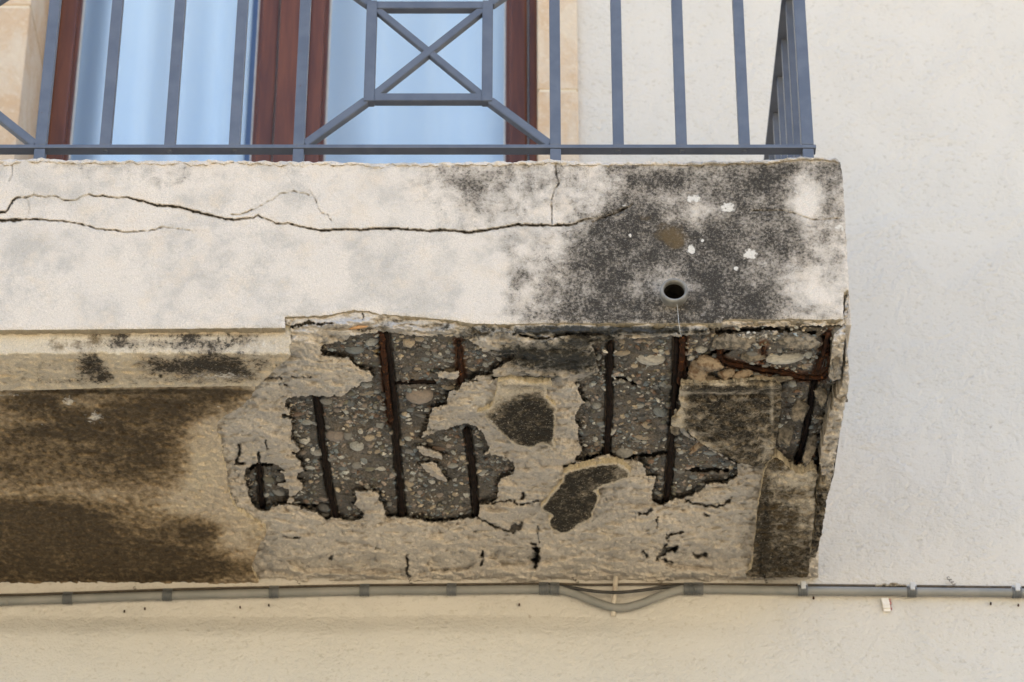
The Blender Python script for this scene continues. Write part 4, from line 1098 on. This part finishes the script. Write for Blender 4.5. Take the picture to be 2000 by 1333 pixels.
GREY, BLUE, LIGHT, WHITE, BEIGE, BROWN, DARK, PINK, OCH, OLIVE = [(.235, .228, .212), (.19, .215, .225), (.40, .40, .375), (.60, .57, .51), (.42, .345, .25), (.19, .125, .088), (.085, .085, .083), (.31, .255, .215), (.42, .28, .10), (.18, .17, .125)]
BIG = [(692, 683, 19, 10, 0, BLUE), (728, 667, 15, 9, -30, LIGHT), (734, 684, 7, 5, 0, OCH), (820, 770, 26, 20, 0, PINK), (875, 757, 14, 6, 5, BEIGE), (715, 750, 12, 7, 0, LIGHT), (717, 767, 14, 5, -15, BEIGE), (637, 783, 12, 8, 20, GREY), (655, 848, 17, 15, 0, PINK), (680, 848, 9, 11, 0, GREY), (704, 842, 6, 6, 0, WHITE), (723, 854, 10, 8, -30, BEIGE), (698, 870, 13, 12, 0, LIGHT), (620, 882, 14, 8, 10, WHITE), (602, 822, 14, 7, -8, LIGHT), (585, 806, 14, 6, -20, BROWN), (683, 787, 10, 7, 30, BLUE), (711, 792, 6, 4, -30, PINK), (660, 800, 8, 6, 0, PINK), (675, 815, 7, 5, 0, GREY), (710, 898, 9, 6, 60, BLUE), (697, 908, 11, 9, -40, GREY), (670, 912, 9, 6, 0, BLUE), (745, 915, 10, 6, 10, WHITE), (610, 913, 14, 5, 0, LIGHT), (783, 865, 8, 7, 0, BEIGE), (797, 855, 8, 6, 30, LIGHT), (785, 925, 10, 8, 0, GREY), (885, 910, 10, 6, -10, LIGHT), (632, 990, 11, 10, 0, DARK), (685, 1012, 13, 7, 5, LIGHT), (636, 1004, 8, 5, 0, WHITE), (525, 937, 12, 8, 20, OLIVE), (548, 935, 9, 7, 0, GREY), (545, 960, 13, 9, 15, GREY), (500, 986, 10, 8, 0, GREY), (521, 965, 7, 6, -50, WHITE), (1270, 700, 29, 14, 3, WHITE), (1370, 682, 12, 8, -15, WHITE), (1349, 700, 7, 5, 0, WHITE), (1535, 696, 36, 13, -5, WHITE), (1290, 803, 14, 12, 30, BLUE), (1165, 790, 10, 8, 0, LIGHT), (1178, 757, 4, 9, -30, LIGHT), (1198, 840, 5, 11, 20, WHITE), (1255, 853, 17, 6, 3, BEIGE), (1219, 880, 18, 14, 0, GREY), (1252, 780, 9, 5, 15, BROWN), (1247, 793, 12, 6, 0, LIGHT), (1228, 785, 4, 4, 0, BEIGE), (1140, 845, 11, 8, 0, DARK), (1172, 826, 9, 5, 0, BLUE), (1158, 884, 10, 5, -20, BEIGE), (1330, 920, 9, 6, 0, GREY), (1355, 930, 8, 6, 0, BLUE), (1345, 950, 7, 5, 50, LIGHT), (1310, 968, 9, 7, 0, GREY), (1322, 957, 12, 5, 12, PINK), (1386, 884, 15, 6, 5, LIGHT), (1330, 880, 10, 5, 10, BEIGE), (1425, 906, 13, 5, -5, BLUE), (1610, 702, 9, 15, 10, LIGHT), (1602, 765, 12, 13, 0, BEIGE), (1557, 922, 9, 8, 0, WHITE), (1440, 735, 7, 6, 0, WHITE), (1475, 732, 8, 6, 0, LIGHT), (1430, 728, 6, 6, 0, LIGHT), (1385, 705, 5, 5, 0, BLUE), (1215, 690, 14, 6, -10, BEIGE), (1170, 695, 5, 10, 15, LIGHT), (820, 660, 9, 6, 0, BEIGE), (832, 675, 9, 5, 10, LIGHT), (830, 700, 8, 6, 0, BLUE), (855, 695, 9, 5, 20, LIGHT), (815, 720, 7, 4, 0, BEIGE), (950, 712, 7, 6, 30, LIGHT), (990, 705, 8, 6, 0, PINK), (922, 720, 8, 5, 20, BEIGE), (802, 800, 8, 6, 0, BLUE), (838, 795, 5, 5, 0, PINK), (820, 810, 12, 4, 15, GREY), (872, 857, 5, 5, 0, LIGHT), (858, 875, 12, 6, 0, BROWN), (940, 925, 7, 5, 0, WHITE), (935, 868, 10, 6, 10, LIGHT), (860, 965, 8, 6, -20, PINK), (820, 962, 6, 6, 0, PINK), (890, 965, 7, 5, 0, BEIGE), (925, 1000, 6, 5, 0, LIGHT), (820, 980, 6, 5, 0, BEIGE), (760, 985, 6, 5, 0, GREY), (1240, 715, 7, 5, 0, BEIGE), (1270, 900, 6, 5, 0, GREY), (1280, 915, 6, 5, 0, LIGHT), (1470, 690, 12, 8, 0, GREY), (1450, 672, 10, 9, 0, GREY), (1580, 690, 7, 10, 0, LIGHT), (1570, 705, 6, 5, 0, LIGHT), (1545, 780, 9, 8, 0, GREY), (1555, 810, 8, 8, 0, LIGHT), (1640, 700, 7, 12, 0, LIGHT), (1537, 905, 7, 6, 0, LIGHT)]
def put_pebble(u, v, a, b, rot, colr, me, sink=0.35):
    p, ok, r_, c_ = at_core(u, v)
    if p is None: return False
    k = 0.00087
    o = bpy.data.objects.new("pebble", me)
    COL.objects.link(o)
    o.parent = o_c
    zh = min(a, b) * k * 0.8
    dirv = Vector(p) - Vector((0, 0, CAMZ))
    o.location = Vector(p) + dirv.normalized() * zh * sink
    # the long axes lie in the plane facing the viewer's side of the break, tilted like the surface
    o.rotation_euler = (R(28 + rnd.uniform(-14, 14)), R(rnd.uniform(-12, 12)), 0)
    o.rotation_euler.rotate_axis('Y', 0)
    q = Matrix.Rotation(R(rnd.uniform(-10, 10)), 3, 'X') @ Matrix.Rotation(R(32), 3, 'X') @ Matrix.Rotation(R(rot), 3, 'Y')
    o.rotation_euler = q.to_euler()
    o.scale = (a * k, zh, b * k)
    t = rnd.uniform(0.8, 1.3)
    o.color = (colr[0] * t, colr[1] * t, colr[2] * t, 1)
    return True
nP = 0
taken = []
for (u, v, a, b, rot, c) in BIG:
    if put_pebble(u, v, a, b, rot, c, PEB[rnd.randrange(4)], 0.05):
        nP += 1
        taken.append((u, v, max(a, b)))
PALS = [GREY, GREY, GREY, BLUE, BLUE, DARK, DARK, LIGHT, LIGHT, BEIGE, BEIGE, PINK, PINK, BROWN, OLIVE, WHITE]
tries = 0
while nP < 298 and tries < 20000:
    tries += 1
    u = rnd.uniform(470, 1640); v = rnd.uniform(655, 1018)
    p, ok, r_, c_ = at_core(u, v)
    if not ok or r_ > 0.05 or c_ > 0.05: continue
    a = 4.5 + 9.0 * rnd.random() ** 2.2; b = a * rnd.uniform(0.5, 0.85)
    if any((u - x) ** 2 + (v - y) ** 2 < (s + a) ** 2 * 0.7 for x, y, s in taken): continue
    put_pebble(u, v, a, b, rnd.uniform(-40, 40), PALS[rnd.randrange(len(PALS))], PEB[4 + rnd.randrange(6)], 0.15)
    taken.append((u, v, a)); nP += 1

def gravel(n, seed):
    rs = np.random.RandomState(seed)
    ii, jj = np.nonzero(hole_vis & (rb < 0.1) & (cck < 0.1))
    dens = 0.55 + 0.8 * fbm(Uc[ii, jj] / 60, Vc[ii, jj] / 60, 2, 130)
    pr = np.clip(dens, 0.08, None); pr /= pr.sum()
    k = rs.choice(len(ii), n, p=pr)
    base = Pc[ii[k], jj[k]] + rs.uniform(-0.0009, 0.0009, (n, 3))
    bm = bmesh.new()
    bmesh.ops.create_icosphere(bm, subdivisions=1, radius=1.0)
    bm.verts.ensure_lookup_table()
    iv = np.array([v.co[:] for v in bm.verts]); itf = np.array([[v.index for v in f.verts] for f in bm.faces])
    bm.free()
    size = 0.00087 * np.clip(rs.gamma(1.7, 1.3, n) + 0.8, 0.9, 7.0)
    sc = size[:, None] * np.stack([rs.uniform(0.9, 1.5, n), rs.uniform(0.6, 0.9, n), rs.uniform(0.5, 0.9, n)], -1)
    an = rs.uniform(-0.9, 0.9, n)
    v = iv[None] * sc[:, None, :]
    v = v * (1 + 0.16 * rs.randn(n, len(iv), 1))
    ca, sa = np.cos(an)[:, None], np.sin(an)[:, None]
    x = v[..., 0] * ca - v[..., 2] * sa
    z = v[..., 0] * sa + v[..., 2] * ca
    y = v[..., 1]
    t = R(32)
    y2 = y * math.cos(t) - z * math.sin(t)
    z2 = y * math.sin(t) + z * math.cos(t)
    P = np.stack([x, y2, z2], -1) + base[:, None, :]
    F = itf[None] + (np.arange(n) * len(iv))[:, None, None]
    pal = np.array(PALS)[rs.randint(0, len(PALS), n)] * rs.uniform(0.7, 1.35, (n, 1))
    me = bpy.data.meshes.new("gravel")
    me.vertices.add(n * len(iv)); me.vertices.foreach_set("co", P.astype(np.float32).ravel())
    F = F.reshape(-1, 3)
    me.loops.add(F.size); me.loops.foreach_set("vertex_index", F.astype(np.int32).ravel())
    me.polygons.add(len(F)); me.polygons.foreach_set("loop_start", np.arange(0, F.size, 3, dtype=np.int32))
    me.update(calc_edges=True)
    at = me.attributes.new("tint", 'FLOAT_COLOR', 'POINT')
    colr = np.concatenate([np.repeat(pal, len(iv), 0), np.ones((n * len(iv), 1))], 1)
    at.data.foreach_set("color", colr.astype(np.float32).ravel())
    o = bpy.data.objects.new("gravel", me)
    COL.objects.link(o)
    me.materials.append(M_GRAV)
    me.shade_smooth()
    o.parent = o_c
    o['kind'] = 'stuff'
gravel(4200, 77)

# ---- drain pipe through the front face, wood chip
pc = on_y(1317, 566, YF - 0.022)
bm = bmesh.new()
N = 40
prof = [(0.0235, 0.10), (0.0235, 0.006), (0.0225, 0.0), (0.0185, 0.0), (0.0175, 0.006), (0.0175, 0.11)]
rings = []
for r_, yy in prof:
    rings.append([bm.verts.new((pc.x + r_ * math.cos(2 * math.pi * k / N) * (1 + 0.02 * math.sin(3 * k)), pc.y + yy, pc.z + r_ * math.sin(2 * math.pi * k / N) + yy * 0.12)) for k in range(N)])
for i in range(len(rings) - 1):
    for k in range(N):
        bm.faces.new((rings[i][k], rings[i + 1][k], rings[i + 1][(k + 1) % N], rings[i][(k + 1) % N]))
dp = from_bm("drain_pipe", bm, M_PIPE, balcony, True)
dp['label'] = "short open drain pipe stub"
bm = bmesh.new()
rings = []
for r_, yy in ((0.0172, 0.012), (0.0172, 0.11), (0.001, 0.112)):
    rings.append([bm.verts.new((pc.x + r_ * math.cos(2 * math.pi * k / 24), pc.y + yy, pc.z + r_ * math.sin(2 * math.pi * k / 24) + yy * 0.12)) for k in range(24)])
for i in range(2):
    for k in range(24):
        bm.faces.new((rings[i][k], rings[i][(k + 1) % 24], rings[i + 1][(k + 1) % 24], rings[i + 1][k]))
di = from_bm("pipe_dark_insert", bm, M_DARKIN, None, True)  # added near-black insert paints in the dark of the open pipe
di.parent = dp
di.matrix_parent_inverse = dp.matrix_world.inverted()
bm = bmesh.new()
a, b_ = on_y(678, 643, YF + 0.012), on_y(719, 638, YF + 0.014)
m_ = on_y(700, 639.5, YF + 0.005)
bm_tube(bm, [a, a.lerp(m_, 0.5), m_, m_.lerp(b_, 0.6), b_], [0.0006, 0.0028, 0.0032, 0.0022, 0.0005], 6)
from_bm("wood_splinter", bm, M_CHIP, balcony)

# ------------------------------------------------------------------ railing
YR = YF + 0.022
tr_ = YR / (FPX * CT - ST * (CY - 285))
def rx(u): return (u - CX) * tr_
ZB0 = float(rat(289) * YR) + CAMZ      # underside front edge of the bottom rail
ZB1 = float(rat(282.5) * YR) + CAMZ
RD = 0.021
ZM = CAMZ + 3.622                      # upper rail of the lower panel
railing = empty("balcony_railing", (0, YR, ZFL), "blue grey iron balcony railing with square bars and one crossed square panel above the slab", "railing")
BW = 0.0095
XPOST = [rx(-425), rx(78), rx(583), rx(1085), rx(1578)]
bm = bmesh.new()
bm_box(bm, (XPOST[0] - 0.02, YR, ZB0), (rx(1594), YR + RD, ZB1), 0.0006)
from_bm("bottom_rail", bm, M_IRON, railing)
bm = bmesh.new()
bm_box(bm, (XPOST[0] - 0.02, YR - 0.004, ZM), (XPOST[-1] + 0.016, YR + 0.030, ZM + 0.008), 0.0008)
from_bm("upper_rail", bm, M_IRON, railing)
YC = YR + RD / 2
bar_me = None
def iron_bar(name, x, z0, z1, y=None, hw=BW):
    y = YC if y is None else y
    bm = bmesh.new()
    bm_box(bm, (x - hw, y - hw, z0), (x + hw, y + hw, z1), 0.0012)
    return from_bm(name, bm, M_IRON, railing)
for i, x in enumerate(XPOST):
    iron_bar("post", x, CAMZ + ZTOP - 0.008, ZB0 - 0.0006 + 0.0)
    iron_bar("post", x, ZB1 + 0.0006, ZM - 0.0005, hw=BW if i < 4 else 0.0105)
    iron_bar("post", x, ZM + 0.009, ZFL + 0.95)
for a, b_ in ((1, 2), (3, 4)):
    for k in (1, 2, 3):
        x = XPOST[a] + (XPOST[b_] - XPOST[a]) * k / 4
        iron_bar("baluster", x, ZB1 + 0.0005, ZM - 0.0005)
        bm = bmesh.new()
        bmesh.ops.create_uvsphere(bm, u_segments=10, v_segments=6, radius=0.0052, matrix=Matrix.Translation((x, YC, ZB0 + 0.0008)) @ Matrix.Diagonal((1, 1, 0.5, 1)))
        from_bm("rivet", bm, M_IRON, railing, True)
def flat_bar(name, pa, pb, hw=BW, y=None):
    """square bar between two points of the railing plane"""
    y = YC if y is None else y
    A = Vector((pa[0], y, pa[1])); B = Vector((pb[0], y, pb[1]))
    d = (B - A).normalized()
    n = Vector((-d.z, 0, d.x)) * hw
    f = Vector((0, hw, 0))
    bm = bmesh.new()
    vs_ = [bm.verts.new(p + sx * n + sy * f) for p in (A, B) for sx in (-1, 1) for sy in (-1, 1)]
    ff = [bm.faces.new([vs_[i] for i in q]) for q in ((0, 1, 3, 2), (4, 6, 7, 5), (0, 4, 5, 1), (2, 3, 7, 6), (0, 2, 6, 4), (1, 5, 7, 3))]
    bmesh.ops.bevel(bm, geom=list({e for q in ff for e in q.edges}), offset=0.0011, segments=2, affect='EDGES')
    return from_bm(name, bm, M_IRON, railing)
def crossed_panel(xa, xb):
    w_ = xb - xa
    zc_lo, zc_hi = ZB1, ZM
    xl, xr_ = xa + 0.268 * w_, xb - 0.268 * w_
    def zz(v): return float(rat(v) * (YR)) + CAMZ
    zl_, zh_ = zz(188), zz(8)
    hb = BW
    zc = (zl_ + zh_) / 2
    xc = (xl + xr_) / 2
    e = 0.0012
    flat_bar("frame_bar", (xl, zl_ - hb), (xl, zh_ + hb))
    flat_bar("frame_bar", (xr_, zl_ - hb), (xr_, zh_ + hb))
    flat_bar("frame_bar", (xl + hb, zl_), (xr_ - hb, zl_), hb - e)
    flat_bar("frame_bar", (xl + hb, zh_), (xr_ - hb, zh_), hb - e)
    g = hb * 1.0
    flat_bar("cross_bar", (xl + g, zl_ + g * 0.8), (xr_ - g, zh_ - g * 0.8), hb - 2 * e)
    flat_bar("cross_bar", (xl + g, zh_ - g * 0.8), (xr_ - g, zl_ + g * 0.8), hb - 2.6 * e)
    flat_bar("brace", (xa + hb, zc_lo + 0.004), (xl - hb * .6, zl_ - hb * .6), hb - 1.6 * e)
    flat_bar("brace", (xb - hb, zc_lo + 0.004), (xr_ + hb * .6, zl_ - hb * .6), hb - 1.6 * e)
    flat_bar("brace", (xa + hb, zc_hi - 0.004), (xl - hb * .6, zh_ + hb * .6), hb - 1.6 * e)
    flat_bar("brace", (xb - hb, zc_hi - 0.004), (xr_ + hb * .6, zh_ + hb * .6), hb - 1.6 * e)
crossed_panel(XPOST[2], XPOST[3])
crossed_panel(XPOST[0], XPOST[1])
# return to the wall on the right
XS = XPOST[-1]
bm = bmesh.new()
bm_box(bm, (XS - RD / 2, YR + RD + 0.001, ZB0), (XS + RD / 2, YW - 0.001, ZB1), 0.0006)
from_bm("side_bottom_rail", bm, M_IRON, railing)
bm = bmesh.new()
bm_box(bm, (XS - 0.019, YR + 0.031, ZM), (XS + 0.016, YW - 0.001, ZM + 0.008), 0.0008)
from_bm("side_upper_rail", bm, M_IRON, railing)
for k in range(1, 7):
    y = YC + 0.1155 * k
    iron_bar("baluster", XS - 0.002, ZB1 + 0.0005, ZM - 0.0005, y)
bm = bmesh.new()
bm_box(bm, (XPOST[0] - 0.02, YR - 0.01, ZFL + 0.951), (XS + 0.02, YR + 0.035, ZFL + 0.965), 0.002)
from_bm("handrail", bm, M_IRON, railing)

# ------------------------------------------------------------------ conduit and cables on the wall
PIPE_UV = [(-1900, 1200), (-900, 1190), (-60, 1176), (0, 1174), (130, 1170), (330, 1163), (540, 1158), (712, 1154), (880, 1153), (1060, 1151), (1090, 1152), (1120, 1159), (1160, 1175), (1200, 1187), (1240, 1183), (1290, 1164), (1325, 1153), (1355, 1151), (1450, 1152), (1560, 1154), (1780, 1156), (2000, 1158), (2120, 1159), (3300, 1160), (4600, 1162)]
PR = 0.0080
YP = YW - PR - 0.004
conduit = empty("conduit_pipe", on_y(1000, 1152, YW), "grey plastic conduit pipe bending round a peg along the wall under the balcony", "conduit")
path = spline([on_y(u, v, YP) for u, v in PIPE_UV], 8)
tube("pipe", path, PR, M_PVC, conduit, 16)
def clip_at(u, v, tilt, big=False, light=False):
    c = on_y(u, v, YP)
    d = Vector((math.cos(tilt), 0, -math.sin(tilt)))
    n = 4
    L = 0.0185
    pts, rad = [], []
    for k in range(n * 3 + 1):
        s = k / (n * 3)
        pts.append(c + d * (s - 0.5) * L)
        rad.append(PR + 0.0016 + (0.0011 if k % 3 else -0.0004))
    o = tube("pipe_clip", pts, rad, M_PVCD, conduit, 16)
    bm = bmesh.new()
    t = c + Vector((0, 0, PR + 0.002))
    bm_box(bm, (t.x - 0.009, t.y - 0.004, t.z - 0.003), (t.x + 0.009, YW - 0.0005, t.z + 0.0035), 0.001)
    if light:
        bm_box(bm, (t.x - 0.004, t.y - 0.013, t.z - 0.012), (t.x + 0.005, t.y - 0.0065, t.z + 0.004), 0.0015)
    tb = from_bm("clip_tab", bm, M_CLIPL if light else M_PVCD, None)
    tb.parent = o
    tb.matrix_parent_inverse = (Matrix.Translation(conduit.location) @ Matrix.Translation(-Vector(conduit.location))).inverted()
for (u, v, l) in ((132, 1170, 0), (327, 1163.5, 0), (535, 1158, 0), (712, 1154.5, 0), (882, 1153, 0), (1062, 1151, 0), (1083, 1151.5, 0), (1345, 1152, 0), (1364, 1151.5, 0), (1568, 1154, 1), (1781, 1156, 1), (1986, 1158, 1)):
    clip_at(u, v, 0.0, light=bool(l))

def cable(pts, r_, mat, label):
    return tag(tube("cable", spline([on_y(*p) for p in pts], 6), r_, mat, None, 8), label, "cable", "cables along the conduit pipe")
cable([(-1900, 1189, YW - .006), (-900, 1179, YW - .006), (-60, 1164, YW - .006), (130, 1159, YW - .006), (330, 1152, YW - .006), (540, 1147, YW - .006), (712, 1143.5, YW - .006), (900, 1142, YW - .006), (1070, 1140.5, YW - .006), (1150, 1142.5, YW - .006), (1250, 1141.5, YW - .006), (1345, 1141.5, YW - .006), (1560, 1143, YW - .005), (1780, 1145, YW - .005), (2120, 1148, YW - .005), (3300, 1149, YW - .005), (4600, 1151, YW - .005)], 0.0025, M_CABLEB, "dusty dark cable lying straight along the top of the grey conduit")
cable([(1085, 1143, YW - .012), (1120, 1149, YW - .02), (1160, 1155, YW - .024), (1200, 1157.5, YW - .025), (1250, 1154, YW - .024), (1300, 1147, YW - .018), (1345, 1143.5, YW - .012)], 0.0033, M_CABLE, "short black cable sagging above the dip of the conduit")

pg = [on_y(1203, 1117, YW - .006), on_y(1202, 1140, YW - .014), on_y(1200, 1165, YW - .016), on_y(1198, 1188, YW - .010), on_y(1198, 1204, YW - .002)]
tag(tube("metal_peg", spline(pg, 5), 0.0046, M_PEG, None, 10), "rusty white metal peg above the dip of the conduit", "peg")

# spare clip left on the wall
clip = empty("wall_clip", on_y(1730, 1183, YW), "small white clip left empty on the wall below the conduit", "clip")
c = on_y(1729, 1183, YW)
bm = bmesh.new()
for k in range(5):
    z0 = c.z + 0.013 - k * 0.0056
    yy = YW - 0.004 - 0.006 * math.sin(math.pi * (k + 0.5) / 5)
    bm_box(bm, (c.x - 0.0072 + k * 0.0007, yy, z0 - 0.0056), (c.x + 0.0062 + k * 0.0007, YW - 0.001, z0))
bmesh.ops.remove_doubles(bm, verts=bm.verts, dist=1e-5)
from_bm("clip_body", bm, M_TAB, clip)
bm = bmesh.new()
for k in range(4):
    z0 = c.z + 0.012 - k * 0.006
    bm_box(bm, (c.x + 0.0068 + 0.0006 * k, YW - 0.005, z0 - 0.005), (c.x + 0.0105 + 0.0012 * (k % 2), YW - 0.0008, z0 - 0.0005), 0.0008)
from_bm("glue_edge", bm, M_PINK, clip)

# crumbs lying on the conduit
bm = bmesh.new()
rg = random.Random(5)
for k in range(46):
    s = k / 45
    p = on_y(1713 + 58 * s, 1144.5 - 4.5 * math.sin(math.pi * s) * rg.random(), YW - 0.008 + rg.uniform(-.006, .003))
    bmesh.ops.create_icosphere(bm, subdivisions=1, radius=rg.uniform(0.0012, 0.0036), matrix=Matrix.Translation(p) @ Matrix.Diagonal((1.5, 1, 0.8, 1)))
o = from_bm("mortar_crumbs", bm, M_CRUMB)
tag(o, "line of fallen mortar crumbs lying on top of the grey conduit at right", "crumbs", kind='stuff')

# little coils of wire sticking out of the wall above the conduit
def coil(u, v, u2, v2, n, r_, label):
    a, b_ = on_y(u, v, YW - .004), on_y(u2, v2, YW - .012)
    pts = []
    m = n * 10
    for k in range(m + 1):
        s = k / m
        p = a.lerp(b_, s)
        an = 2 * math.pi * n * s
        pts.append(p + Vector((r_ * math.cos(an), r_ * 0.4 * math.sin(an), r_ * math.sin(an))))
    tag(tube("wire_coil", pts, 0.00055, M_WIRE, None, 5), label, "wire", "small wire coils above the conduit")
coil(1851, 1128, 1868, 1146, 4, .0030, "tiny loose wire coil on the wall right of the balcony")
coil(798, 1122, 804, 1145, 4, .0026, "tiny wire coil hanging below the underside left of the middle")
coil(1114, 1124, 1133, 1142, 4, .0024, "tiny wire coil just left of the white peg")
coil(1277, 1124, 1296, 1142, 4, .0030, "tiny wire coil just right of the white peg")
coil(580, 1136, 594, 1148, 3, .0016, "tiny wire coil below the left tip of the mortar patch")
coil(262, 1147, 267, 1158, 3, .0022, "tiny wire coil under the brown mouldy render")
coil(1494, 1130, 1499, 1142, 3, .0022, "tiny wire coil below the right edge band")

# thread hanging from the drain pipe
th = [on_y(1322, 592, YF - .012), on_y(1324, 610, YF - .004), on_y(1326, 632, YF - .003), on_y(1329, 650, YF + .008), on_y(1331, 658, YF + .012)]
tag(tube("thread", spline(th, 6), 0.00035, M_THREAD, None, 5), "pale thread dangling below the drain pipe", "thread")

# rusty nail stubs in the wall
for (u, v, s, lab) in ((1589, 1167, 1.3, "rusty nail stub under the first pale conduit clip"), (1935, 1178, 1.2, "nail stub in the wall near the right end of the conduit"), (1989, 1181, 1.1, "nail stub in the wall rightmost below the conduit"), (1014, 1180, 1.2, "dark nail stub left of the conduit dip"), (243, 1193, 1.0, "dark nail stub in the wall, left one of a close pair"), (283, 1188, 1.1, "dark nail stub in the wall, right one of a close pair"), (469, 1185, 1.0, "bent nail stub in the wall under the left conduit run"), (525, 1181, 1.1, "dark nail stub below the third conduit clip")):
    p = on_y(u, v, YW)
    q = on_y(u, v + 2.5, YW - 0.006)
    tag(tube("nail_stub", [p, p.lerp(q, 0.6), q], [0.0015 * s, 0.0013 * s, 0.0017 * s], M_RUST2, None, 8), lab, "nail", "nail stubs in the wall")
